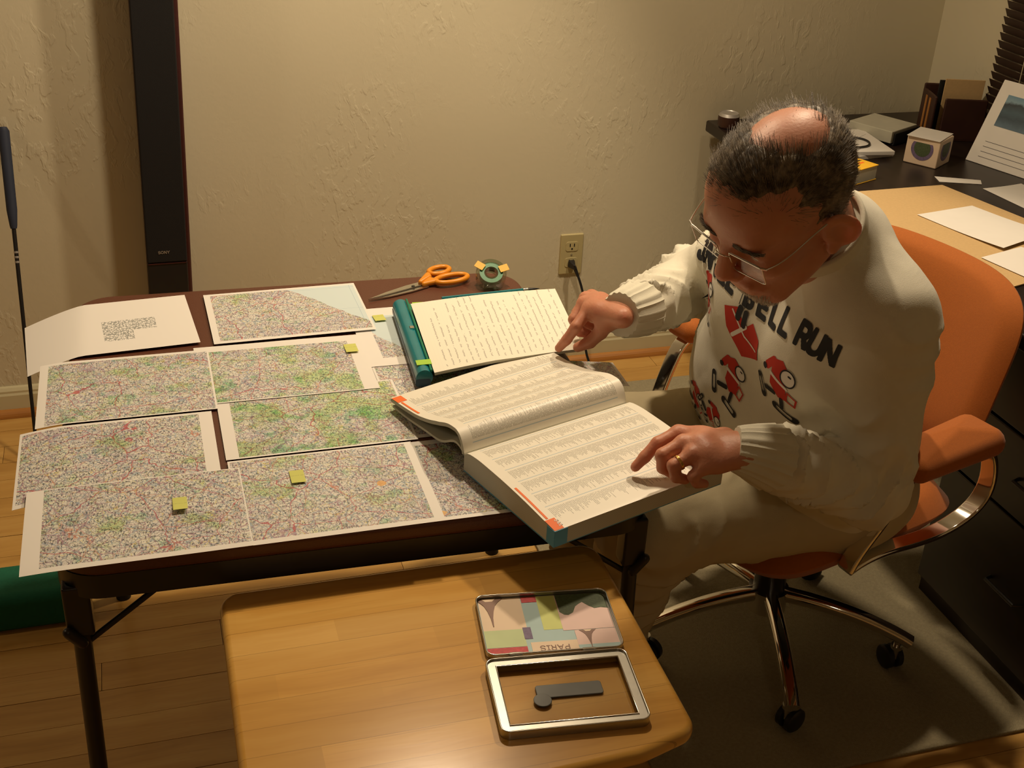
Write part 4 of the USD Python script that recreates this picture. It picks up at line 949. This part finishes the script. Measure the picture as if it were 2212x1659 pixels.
RH = dict(index=[at(1272, 668, .834), at(1244, 706, .812), at(1224, 734, .786), at(1207, 752, .7665)],
          middle=[at(1262, 655, .830), at(1240, 690, .808), at(1252, 716, .788), at(1272, 722, .784)],
          ring=[at(1266, 645, .824), at(1246, 676, .802), at(1258, 700, .784), at(1278, 706, .780)],
          little=[at(1278, 640, .816), at(1260, 664, .798), at(1268, 684, .784), at(1284, 690, .780)],
          thumb=[at(1310, 694, .822), at(1297, 718, .800), at(1274, 739, .780), at(1248, 750, .769)])
FR = dict(index=(.0115, .0098, .0088, .0074), middle=(.0115, .0102, .0090, .0078), ring=(.011, .0096, .0086, .0074), little=(.010, .0082, .0074, .0066), thumb=(.016, .0125, .011, .0088))
def hand(H, W):
    out = []; fs = ('index', 'middle', 'ring', 'little')
    for i, f in enumerate(fs):
        m = H[f][0]; w_ = W + (H['little'][0] - H['index'][0]) * (.11 * (i - 1.5)); out.append(rc(w_, m, .0165, .0130, .012))
    for a, b in zip(fs[:-1], fs[1:]): out.append(rc(H[a][0] * .7 + W * .3, H[b][0] * .7 + W * .3, .0155, .0155, .012))
    out.append(rc(W * .75 + H['index'][0] * .25, H['thumb'][0], .0150, .0145, .015)); out.append(rc(H['thumb'][0], H['index'][0] * .6 + W * .4, .016, .014, .014))
    for f in fs + ('thumb',):
        p, r_ = H[f], FR[f]
        for j in range(3): out.append(rc(p[j], p[j + 1], r_[j], r_[j + 1], .0035 if j else .006))
    return out
# head in its own space: +x face, +y left, +z up, origin between the ear canals
HEAD = [ell((-.010, 0, .042), (.100, .076, .088), .01), ell((.030, 0, .058), (.064, .066, .066), .02), ell((.030, 0, -.030), (.062, .056, .074), .03),
        rc((.066, -.010, -.090), (.066, .010, -.090), .021, .021, .03),
        rc((.000, .050, -.050), (.058, .026, -.088), .016, .018, .02), rc((.000, -.050, -.050), (.058, -.026, -.088), .016, .018, .02),
        ell((.060, .040, -.012), (.028, .022, .022), .02), ell((.060, -.040, -.012), (.028, .022, .022), .02),
        rc((.078, -.034, .038), (.078, .034, .038), .014, .014, .016),
        ell((.096, .031, .014), (.020, .017, .013), .010, 'sub'), ell((.096, -.031, .014), (.020, .017, .013), .010, 'sub'),
        ell((.070, .031, .012), (.0155, .0165, .0135), .004), ell((.070, -.031, .012), (.0155, .0165, .0135), .004),
        rc((.090, 0, .030), (.112, 0, -.014), .0085, .0125, .010), ell((.100, .0125, -.022), (.013, .0085, .0085), .006), ell((.100, -.0125, -.022), (.013, .0085, .0085), .006),
        ell((.077, 0, -.058), (.022, .034, .022), .012),
        rc((.094, -.018, -.0535), (.094, .018, -.0535), .0058, .0058, .006), rc((.090, -.016, -.067), (.090, .016, -.067), .0066, .0066, .006),
        rc((.103, -.022, -.0600), (.103, .022, -.0600), .0030, .0030, .003, 'sub'), rc((.094, .030, -.024), (.083, .036, -.055), .003, .003, .012, 'sub'), rc((.094, -.030, -.024), (.083, -.036, -.055), .003, .003, .012, 'sub')]
for s in (1, -1):
    rot = Ro.from_euler('zy', [-s * 36, 14], degrees=True).as_matrix()
    HEAD += [ell((-.012, s * .087, .003), (.025, .0085, .037), .005, rot=rot), ell((-.0055, s * .0950, .005), (.0150, .0085, .025), .003, 'sub', rot=rot), ell((-.002, s * .078, -.027), (.010, .007, .012), .006)]
body = local(HEAD, HC, HR, HS)
body += [rc(hw(-.026, 0, -.02), NEC + np.array([-.01, 0, -.01]), .062, .060, .03), rc(hw(.01, 0, -.06), NEC + np.array([-.02, 0, -.02]), .050, .052, .03),
         rc(NEC, CHE, .06, .09, .05), rc(CHE + LAT * .08, CHE - LAT * .08, .085, .085, .06), rc(CHE, BEL, .11, .11, .06), rc(BEL, PEL, .11, .115, .06),
         rc(HPL, HPR, .09, .09, .05), rc(NEC, SHL, .05, .052, .05), rc(NEC, SHR, .05, .052, .05),
         rc(SHL, ELL_, .05, .040, .03), rc(ELL_, WRL, .036, .025, .012), rc(SHR, ELR, .05, .040, .03), rc(ELR, WRR + (WRR - CPOS) / 1.9 * .012, .034, .020, .012),
         rc(HPL, KNL, .078, .055, .04), rc(HPR, KNR, .078, .055, .04), rc(KNL, ANL, .052, .036, .03), rc(KNR, ANR, .052, .036, .03),
         rc(ANL + [0.01, 0, -.045], ANL + [-.12, -.03, -.06], .034, .026, .02), rc(ANR + [0.01, 0, -.045], ANR + [-.12, .0, -.06], .034, .026, .02)]
body += hand(LH, WRL) + hand(RH, WRR)
man = thing('person', 'grey-haired person in a white sweatshirt and khaki trousers leaning over an open atlas', 'person', (1.15, 1.70, 0))
def skin():
    g = G(); o = g.ob(); f = g.noise(o, 22., 4., .6); c = g.mix(f, (.44, .175, .105), (.59, .27, .165))
    c = g.mix(g.step(g.noise(o, 55., 3.), .55, .75) * .35, c, (.52, .16, .11))
    h = g.noise(o, 260., 3.) + g.noise(g.map(o, (1, 1, 1)), 90., 3.) * .8
    g.out('skin', c, .48, g.bump(h, .22, .0012), subsurface_weight=.12, subsurface_scale=.006)
skin()
bm = keep_big(surf(body, .0034, (.55, 1.20, 0.), (1.35, 2.12, 1.34), 0))
obj('body', bm, 'skin', man, smooth=True)

# ------------------------------------------------------------------ clothes
NF = unit(np.cross(LAT, unit(NEC - PEL)));  NF = NF if NF[0] < 0 else -NF          # towards his front
shirt = []
for s in (1, -1):
    shirt += [rc(PEL + LAT * .085 * s + [0, 0, .0], BEL + LAT * .075 * s + NF * .015, .135, .140, .08), rc(BEL + LAT * .075 * s + NF * .015, CHE + LAT * .080 * s + NF * .0, .140, .118, .08),
              rc(CHE + LAT * .080 * s, NEC + LAT * .055 * s + [0, 0, -.045], .118, .078, .06)]
shirt += [rc(NEC + LAT * .02, SHL + [0, 0, .0], .060, .075, .05), rc(NEC - LAT * .02, SHR, .060, .072, .05), rc(hw(-.030, 0, -.06), NEC, .070, .078, .03),
          rc(SHL, ELL_, .080, .064, .022), rc(ELL_, ELL_ * .24 + WRL * .76, .060, .047, .010), rc(SHR, ELR, .076, .060, .04), rc(ELR, ELR * .26 + WRR * .74, .060, .047, .03)]
fl_ = lambda a, b, t: a * (1 - t) + b * t
hem_n = unit([.15, .1, -1.]); shirt.append(plane(PEL + [-.08, 0, -.055], hem_n, .006))
co, cdir = hw(-.040, 0, -.088), unit(hw(-.030, 0, -.02) - hw(-.045, 0, -.13))
shirt.append(plane(co, cdir, .006))
for a, b, t in ((ELL_, WRL, .87), (ELR, WRR, .85)):
    pass
sm = keep_big(surf(shirt, .0058, (.60, 1.15, .36), (1.42, 2.12, 1.22), 3))
def folds(m, segs, amp, freq, seed):
    """ridged cloth folds running round limbs and across joints"""
    v = m.vertices.copy(); n = m.vertex_normals; disp = np.zeros(len(v))
    for a, b, r0, A, fq in segs:
        ab = b - a; L = np.linalg.norm(ab); t = ((v - a) @ ab) / (L * L); d = np.linalg.norm(v - a - np.clip(t, 0, 1)[:, None] * ab, axis=1)
        w = np.clip((r0 - d) / .03, 0, 1) * np.clip((t + .15) / .15, 0, 1) * np.clip((1.12 - t) / .12, 0, 1)
        rad_ = (v - a - t[:, None] * ab); th = np.arctan2(rad_ @ unit(np.cross(ab, [0.2, .3, 1.])), rad_ @ unit(np.cross(ab, np.cross(ab, [0.2, .3, 1.]))))
        nz = meshkit.noise(np.c_[t * L * 9, np.cos(th) * .9, np.sin(th) * .9] + seed * 7.7, seed); n2 = meshkit.noise(v * 16. + seed, seed + 3)
        ph = t * L * fq * .5 + .45 * np.sin(th + seed) + 1.7 * nz
        ridge = (1 - np.abs(np.sin(np.pi * ph)) ** .8 - .42) * np.clip(n2 * 2.2 - .35, 0, 1)
        disp += w * A * ridge
    disp += (meshkit.fbm(v * 9. + seed, 3, seed) - .5) * amp
    m.vertices = v + n * disp[:, None]; return m
sm = folds(sm, [(ELL_, WRL, .10, .022, 40.), (SHL, ELL_, .115, .007, 24.), (ELR, WRR, .10, .020, 44.), (SHR, ELR, .11, .018, 34.), (PEL, BEL, .22, .010, 18.)], .010, 9, 3)
flat('sweatshirt', (.70, .675, .565), .9, var=.05, scale=40, bump=.25, bscale=700, sheen_weight=.15)
flat('shirt_rib', (.66, .64, .53), .9, var=.05, bump=.3, bscale=500)
flat('khaki', (.50, .435, .285), .9, var=.06, bump=.25, bscale=900)
SHIRT = obj('sweatshirt', sm, 'sweatshirt', man, smooth=True)
def cuff(a, b, H, t0, r0, r1, ext=.016):
    hd = unit((H['index'][0] + H['ring'][0]) / 2 - b); pts = spline([fl_(a, b, t0), fl_(a, b, (t0 + .95) / 2), b - unit(b - a) * .012 + hd * .004, b + hd * ext], 10); k = 80; an = np.linspace(0, 2 * np.pi, k, endpoint=False)
    rib = 1 + .022 * np.sign(np.sin(an * 20)); prof = np.c_[np.cos(an), np.sin(an)] * rib[:, None]; s_ = np.linspace(0, 1, 10)
    return sweep(pts, prof, scale=np.interp(s_, [0, .5, .9, 1], [r0, (r0 + r1) / 2, r1, r1 * .93]))
obj('cuff', cuff(ELL_, WRL, LH, .82, .050, .0350), 'shirt_rib', SHIRT, smooth=40); obj('cuff', cuff(ELR, WRR, RH, .80, .049, .0410, .006), 'shirt_rib', SHIRT, smooth=40)
cx1 = unit(np.cross(cdir, [0, 1, 0])); cx2 = np.cross(cdir, cx1)
tt_ = np.linspace(0, 2 * np.pi, 60, endpoint=False)
obj('collar', sweep(co + .0715 * (np.cos(tt_)[:, None] * cx1 + np.sin(tt_)[:, None] * cx2), rrect(.008, .026, .0035), up=cdir, close=True), 'shirt_rib', SHIRT, smooth=50)
pants = [rc(HPL + [.02, 0, .02], HPR + [.02, 0, .02], .125, .125, .05), rc(HPL, KNL, .108, .080, .05), rc(HPR, KNR, .108, .080, .05), rc(KNL + [0, 0, 0], ANL + [0, 0, .03], .080, .054, .03), rc(KNR, ANR + [0, 0, .03], .080, .054, .03),
         plane([0, 0, .055], [0, 0, -1], .004)]
pm = keep_big(surf(pants, .0065, (.58, 1.35, 0.02), (1.40, 2.06, .78), 2))
pm = folds(pm, [(KNL, ANL, .13, .018, 26.), (HPL, KNL, .16, .012, 15.), (KNR, ANR, .13, .018, 26.)], .012, 9, 5)
obj('trousers', pm, 'khaki', man, smooth=True)
for s, A in ((0, ANL), (1, ANR)):
    dirv = np.array([-.13, -.03 if s == 0 else 0, 0])
    obj('shoe', cat(hull([A + [.045, 0, -.055], A + [.03, 0, -.01], A + dirv * .5 + [0, 0, -.04], A + dirv + [0, .012, -.062], A + dirv + [0, -.012, -.062]], [.032, .034, .036, .026, .026]).apply_translation([0, 0, .02])), 'black_plastic', man, smooth=50)
# ------------------------------------------------------------------ hair, brows, beard, glasses, ring
SR = 11
hair_p = local([ell((-.010, 0, .042), (.1035, .0795, .0920), .01), ell((.029, 0, .059), (.0665, .0685, .0685), .02)], HC, HR, HS)
hv = surf(hair_p, .003, HC - .19, HC + .19, 0)
lv = (hv.vertices - HC) @ HR / HS
def hair_mask(l):
    """>0 where hair grows (head space)"""
    x, y, z = l[:, 0], l[:, 1], l[:, 2]
    side = .030 + .35 * (z - .02) - x
    top = np.minimum(z - (.018 + .85 * x), (z - .070) * 1.0)
    front = np.maximum(np.where(np.abs(y) > .03, side, -1), np.where(x > -.02, top, .05))
    low = z - np.interp(x, [-.11, -.05, -.022, -.008, .02, .06], [-.055, -.050, -.012, .020, .000, .045])
    bald = np.linalg.norm((l - np.array([-.038, .005, .132])) / np.array([.040, .036, .05]), axis=1) - 1
    return np.minimum(np.minimum(front * 12, low * 25), bald * 1.2)
hm = hair_mask(lv); nz_ = meshkit.fbm(np.c_[lv[:, 0] * 40, lv[:, 1] * 40, lv[:, 2] * 40], 3, 4)
hm2 = hm + (nz_ - .5) * .5; keep = hm2[hv.faces].min(1) > -.55
streak = meshkit.noise(np.c_[lv[:, 0] * 22, lv[:, 1] * 130, lv[:, 2] * 90], 9)
hv.vertices = hv.vertices + hv.vertex_normals * ((streak - .55) * .004 - .013 * np.clip(.62 - hm2 * .95, 0, 1) - .0005)[:, None]
fc = hv.faces[keep]; usedv = np.unique(fc); rem = np.full(len(hv.vertices), -1); rem[usedv] = np.arange(len(usedv))
cap = trimesh.Trimesh(hv.vertices[usedv], rem[fc], process=False)
def hair_mat(name, c0, c1):
    g = G(); o = g.ob(); f = g.noise(g.map(o, (140, 140, 140)), 1., 3.); f2 = g.noise(o, 26., 2.)
    g.out(name, g.mix(g.step(f * .5 + f2 * .5, .38, .64), c0, c1), .55)
hair_mat('hair_brown_grey', (.05, .035, .022), (.24, .19, .13)); hair_mat('hair_side_grey', (.10, .08, .055), (.33, .29, .22)); hair_mat('hair_grey', (.34, .30, .25), (.60, .55, .48))
HAIR = obj('hair', cap, 'hair_brown_grey', man, smooth=True)
def strands(name, roots, dirs, nrm, length, width, m, parent, curl=.3, seed=1, lift=.25):
    rg = np.random.default_rng(seed); n = len(roots); k = 6; pts = np.zeros((n, k, 3)); pts[:, 0] = roots; d = dirs + nrm * lift + rg.normal(0, .035, (n, 3)); p = roots.copy()
    for j in range(1, k):
        d = d / np.linalg.norm(d, axis=1)[:, None]; p = p + d * (length / (k - 1))[:, None]; d = d - nrm * (lift * 1.1 / k) * 2 + rg.normal(0, .05 * curl, (n, 3)); pts[:, j] = p
    path = parent.path + '/' + numbered(parent.path, name); c = UsdGeom.BasisCurves.Define(stage, path)
    c.CreateTypeAttr('linear'); c.CreateCurveVertexCountsAttr(Vt.IntArray.FromNumpy(np.full(n, k, np.int32)))
    c.CreatePointsAttr(Vt.Vec3fArray.FromNumpy((pts - parent.loc).reshape(-1, 3).astype(np.float32)))
    w = np.tile(np.linspace(1, .45, k) * width, n).astype(np.float32); c.CreateWidthsAttr(Vt.FloatArray.FromNumpy(w)); c.SetWidthsInterpolation('vertex')
    UsdShade.MaterialBindingAPI.Apply(c.GetPrim()).Bind(M[m]); c.GetPrim().SetCustomDataByKey('kind', 'stuff')
rg = np.random.default_rng(5)
allp, fi = trimesh.sample.sample_surface(hv, 22000, seed=3); nn_ = hv.face_normals[fi]; lp_ = (allp - HC) @ HR / HS; hk = hair_mask(lp_) + rg.normal(0, .10, len(lp_)) * np.where(lp_[:, 2] > .105, 1., .25)
sel = (hk > .0) | ((hair_mask(lp_) > -1.0) & (rg.random(len(lp_)) < .55) & (lp_[:, 2] > .095))
allp, nn_, lp_ = allp[sel], nn_[sel], lp_[sel]
# combed back and to the side on top, down and back at the sides
top = np.clip(np.maximum((lp_[:, 2] - .06) / .05, (lp_[:, 0] - .01) / .03), 0, 1)[:, None]
dl_ = top * np.array([-.55, -.75, .0]) + (1 - top) * np.c_[np.full(len(lp_), -.75), np.zeros(len(lp_)), np.full(len(lp_), -.65)]
dwv = dl_ @ HR.T; dwv -= nn_ * (dwv * nn_).sum(1)[:, None]
low_ = lp_[:, 2] + .35 * rg.normal(0, .05, len(lp_)) < .055
for nm_s, mk, mt in (('hair_strands', ~low_, 'hair_brown_grey'), ('side_hair_strands', low_, 'hair_side_grey')):
  strands(nm_s, (allp - nn_ * np.where(hair_mask(lp_) > .25, .0015, .0042)[:, None])[mk], dwv[mk], nn_[mk], (rg.uniform(.018, .034, len(allp)) * np.where(lp_[:, 2] > .07, 1.1, .7))[mk], .00065, mt, HAIR, .4, 2, .035)
0 and strands('hair_strands', allp - nn_ * .0022, dwv, nn_, rg.uniform(.018, .034, len(allp)) * np.where(lp_[:, 2] > .07, 1.1, .7), .0008, 'hair_brown_grey', HAIR, .5, 2, .07)
hb = trimesh.Trimesh(bm.vertices, bm.faces, process=False)
lb_ = (hb.vertices - HC) @ HR / HS
def skin_pts(fn, n, seed):
    f = hb.faces[fn(lb_)[hb.faces].all(1)]; sub = trimesh.Trimesh(hb.vertices, f, process=False); p, i = trimesh.sample.sample_surface(sub, n, seed=seed); return p, sub.face_normals[i]
def add_hair(name, fn, n, dl, L, w, m, seed, lift):
    p, nn = skin_pts(fn, n, seed); d = np.tile(np.array(dl, float) @ HR.T, (len(p), 1)); d -= nn * (d * nn).sum(1)[:, None] * .8
    strands(name, p, d, nn, np.random.default_rng(seed).uniform(.7, 1.2, len(p)) * L, w, m, man, 1., seed, lift)
add_hair('beard', lambda l: (l[:, 2] < -.074) & (l[:, 2] > -.118) & (l[:, 0] > .055) & (abs(l[:, 1]) < .036), 900, (.3, 0, -1), .009, .0007, 'hair_grey', 21, .4)
for s in (1, -1):
    add_hair('eyebrow', lambda l: (abs(l[:, 2] - .038 + np.clip(abs(l[:, 1]) - .03, 0, 1) * .4) < .0055) & (l[:, 0] > .06) & (l[:, 1] * s > .012) & (l[:, 1] * s < .048), 260, (.1, .9 * s, .1), .011, .0007, 'hair_brown_grey', 31 + s, .35)
# eyes behind the lowered lids
flat('eye_white', (.62, .58, .52), .2, var=0); flat('iris', (.06, .05, .04), .15, var=0)
for s in (1, -1):
    c = hw(.0735, s * .031, .010); e = obj('eye', trimesh.creation.icosphere(3, .0128).apply_translation(c), 'eye_white', man, smooth=True)
    fd = HR @ unit([1, 0, -.35]); obj('iris', lathe([(0, .0005), (.0052, -.0006), (.0052, -.003), (0, -.003)], c + fd * .0124, 24, fd), 'iris', e, smooth=40)
# spectacles
gl_ = thing('eyeglasses', 'thin metal-framed eyeglasses worn low on the nose', 'eyeglasses', hw(.1, 0, .01)); 
g = G(); t1 = g.node('transparent_bsdf', 'BSDF', color=(.96, .96, .95)); t2 = g.node('glossy_bsdf', 'BSDF', color=(1., 1., 1.), roughness=.03)
mxg = g.node('mix_closure', 'closure', fac=.035, closure1=t1, closure2=t2); M['lens_glass'] = usdkit.material(stage, '/World/Looks/lens_glass', g.n, g.l, surface=mxg.ref)
GX, GZ = .1085, .010
for s in (1, -1):
    lens = sg.box(-.021, -.013, .021, .013).buffer(.005, quad_segs=6); cc = np.array(lens.exterior.coords)[:-1]
    wrapx = lambda y: 0.
    L3 = [hw(GX - .004 - .10 * (yy + .036), s * (yy + .036), GZ + zz) for yy, zz in cc]
    obj('rim', tube(np.array(L3), .00085, 8, True), 'gold' if False else 'steel', gl_, smooth=40)
    obj('brow_bar', tube(np.array([hw(GX - .0035 - .10 * (q + .036), s * (q + .036), GZ + .0175) for q in np.linspace(-.024, .024, 9)]), .0014, 8), 'steel', gl_, smooth=40)
    nL = len(cc); ctr = np.mean(L3, 0); vv_ = np.vstack([np.array(L3), ctr]); off = HR @ np.array([-.0011, 0, 0])
    F = [[i, (i + 1) % nL, nL] for i in range(nL)]; F2 = [[a + nL + 1, c + nL + 1, b + nL + 1] for a, b, c in F]; F3 = []
    for i in range(nL): j = (i + 1) % nL; F3 += [[i, i + nL + 1, j + nL + 1], [i, j + nL + 1, j]]
    mm = trimesh.Trimesh(np.vstack([vv_, vv_ + off]), F + F2 + F3, process=False); mm.fix_normals(); obj('lens', mm, 'lens_glass', gl_)
    obj('temple', tube(spline([hw(GX - .012, s * .066, GZ + .016), hw(.080, s * .0725, .025), hw(.05, s * .078, .027), hw(.01, s * .083, .031), hw(-.012, s * .085, .026), hw(-.024, s * .087, .008)], 30), .0011, 8), 'steel', gl_, smooth=True)
    obj('hinge', hull([hw(GX - .010, s * .060, GZ + .016), hw(GX - .013, s * .067, GZ + .016)], .0017, 8), 'steel', gl_)
obj('bridge', tube(spline([hw(GX - .004, .012, GZ + .010), hw(GX + .0015, .005, GZ + .0145), hw(GX + .0015, -.005, GZ + .0145), hw(GX - .004, -.012, GZ + .010)], 14), .0011, 8), 'steel', gl_, smooth=True)
# wedding ring on his left hand
rp0, rp1 = LH['ring'][0], LH['ring'][1]; rd = unit(rp1 - rp0); rcen = rp0 * .30 + rp1 * .70
rx1 = unit(np.cross(rd, [0, 0, 1.])); rx2 = np.cross(rd, rx1); ta = np.linspace(0, 2 * np.pi, 40, endpoint=False)
obj('ring', sweep(rcen + .0108 * (np.cos(ta)[:, None] * rx1 + np.sin(ta)[:, None] * rx2), rrect(.0016, .0042, .0007), up=rd, close=True), 'gold', man, smooth=50)
# ------------------------------------------------------------------ print on the sweatshirt, laid on its surface
from scipy.interpolate import LinearNDInterpolator
PO = np.array([.889, 1.489, .873]); PU, PV, PN = np.array([.1409, -.9796, -.1429]), np.array([-.0239, -.1477, .9887]), np.array([-.9897, -.1359, -.0443])
sv = sm.vertices - PO; su, sv_, sw_ = sv @ PU, sv @ PV, sv @ PN
ok = (sm.vertex_normals @ PN > .12) & (su > -.36) & (su < .22) & (sv_ > -.33) & (sv_ < .16) & (sw_ > -.12) & (sw_ < .06)
LIFT = LinearNDInterpolator(np.c_[su, sv_][ok], sw_[ok])
def decal(name, polys, mtl, dz=.0010):
    ms = []
    for p in (polys if isinstance(polys, list) else [polys]):
        for q in getattr(p, 'geoms', [p]):
            if q.is_empty or q.area < 1e-8: continue
            v, f = trimesh.creation.triangulate_polygon(q, engine='earcut')
            v, f = trimesh.remesh.subdivide_to_size(np.c_[v, np.zeros(len(v))], f, .007)
            w = LIFT(v[:, :2])
            if np.isnan(w).any(): 
                g_ = ~np.isnan(w)[f].any(1); f = f[g_]; w = np.nan_to_num(w)
            if len(f):
                P3 = PO + np.outer(v[:, 0], PU) + np.outer(v[:, 1], PV) + np.outer(w + dz, PN); f = f[np.max([np.linalg.norm(P3[f[:, a]] - P3[f[:, b]], axis=1) for a, b in ((0, 1), (1, 2), (2, 0))], axis=0) < .016]
            if len(f):
                tm_ = trimesh.Trimesh(PO + np.outer(v[:, 0], PU) + np.outer(v[:, 1], PV) + np.outer(w + dz, PN), f, process=False); tm_.remove_unreferenced_vertices()
                if (tm_.face_normals @ PN).mean() < 0: tm_.invert()
                ms.append(tm_)
    for m_ in ms: obj(name, m_, mtl, SHIRT, smooth=True)
def glyph(ch):
    m = meshkit.text_mesh(ch, 1.0, .1, True); b = m.bounds
    tri = m.triangles[(m.triangles_center[:, 2] > .099)]
    p = shapely.union_all([sg.Polygon(t[:, :2]).buffer(.004) for t in tri]).buffer(.045, join_style=2)
    return affinity.translate(p, -(b[0][0] + b[1][0]) / 2, -(b[0][1] + b[1][1]) / 2), b[1][0] - b[0][0]
LET = [('J', -.288, .012), ('I', -.252, .033), ('N', -.214, .046), ('G', -.178, .052), ('L', -.150, .055), ('E', -.122, .056), ('B', -.070, .057), ('E', -.037, .059), ('L', -.004, .065), ('L', .028, .072), ('R', .069, .076), ('U', .092, .074), ('N', .115, .0705)]
for k, (c_, u, v) in enumerate(LET):
    p, w = glyph(c_); a = LET[max(k - 1, 0)]; b = LET[min(k + 1, len(LET) - 1)]; ang = math.degrees(math.atan2(b[2] - a[2], b[1] - a[1])) * .8
    tw_ = .009 if c_ == 'I' else .0225
    p = affinity.translate(affinity.rotate(affinity.scale(p, tw_ / w, .037, origin=(0, 0)), ang, origin=(0, 0)), u, v)
    decal('letter', p, 'black_print')
def ln(pts, w): return sg.LineString(pts).buffer(w)
def runner(u, v, h, lean=0., flip=1):
    """plain running figure in a red suit: jacket, belt, legs, round pale head, boots, gift box"""
    def tr(p): return affinity.translate(affinity.rotate(affinity.scale(p, h * flip, h, origin=(0, 0)), lean, origin=(0, 0)), u, v)
    red = shapely.union_all([sg.Polygon([(-.16, .22), (-.02, .30), (.10, .24), (.12, .02), (-.12, .06)]), sg.Polygon([(-.12, .02), (.13, -.01), (.16, -.20), (.02, -.26), (-.12, -.14)]), ln([(-.14, .2), (-.22, .06)], .05)])
    decal('figure_print', tr(red), 'red_print')
    white = shapely.union_all([ln([(-.12, .03), (.14, .005)], .022), sg.Point(.13, .16).buffer(.105)])
    decal('figure_print', tr(white), 'paper_white', .0016)
    dark = shapely.union_all([sg.Point(.13, .16).buffer(.112).difference(sg.Point(.13, .16).buffer(.094)), ln([(.13, .20), (.16, .20)], .010), sg.Point(-.25, .02).buffer(.04),
        ln([(-.05, -.24), (-.2, -.30)], .035), ln([(.08, -.25), (.08, -.38)], .03), affinity.rotate(affinity.scale(sg.Point(0, 0).buffer(1), .14, .05), -12).buffer(0) if False else ln([(-.02, -.45), (.24, -.47)], .052).difference(ln([(.02, -.45), (.20, -.465)], .026)), ln([(-.34, -.24), (-.24, -.46)], .05).difference(ln([(-.32, -.28), (-.26, -.42)], .024))])
    decal('figure_print', tr(dark), 'black_print', .0021)
    gift = sg.Polygon([(.16, -.02), (.30, -.06), (.27, -.22), (.14, -.2)]); decal('figure_print', tr(gift.difference(gift.buffer(-.022))), 'red_print', .0021)
runner(-.193, -.008, .115, -14); runner(-.086, -.112, .128, -8); runner(.048, -.022, .138, -10)
runner(-.190, -.232, .105, -30); runner(-.125, -.222, .090, -62)
gb = sg.Polygon([(-.120, .012), (-.106, -.020), (-.066, -.056), (-.018, -.030), (-.022, .004), (-.046, .022), (-.062, .004), (-.088, .028)])
decal('gift_print', gb, 'red_print'); decal('gift_print', [ln([(-.090, -.027), (-.060, .006)], .0035), ln([(-.097, .018), (-.060, -.012), (-.026, -.018)], .0018)], 'paper_white', .0016)
decal('gift_print', [ln([(-.080, .030), (-.082, .012)], .006), ln([(-.066, .028), (-.066, .006)], .0055), ln([(-.086, .035), (-.086, .06)], .0008), ln([(-.072, .035), (-.070, .06)], .0008)], 'black_print', .0021)
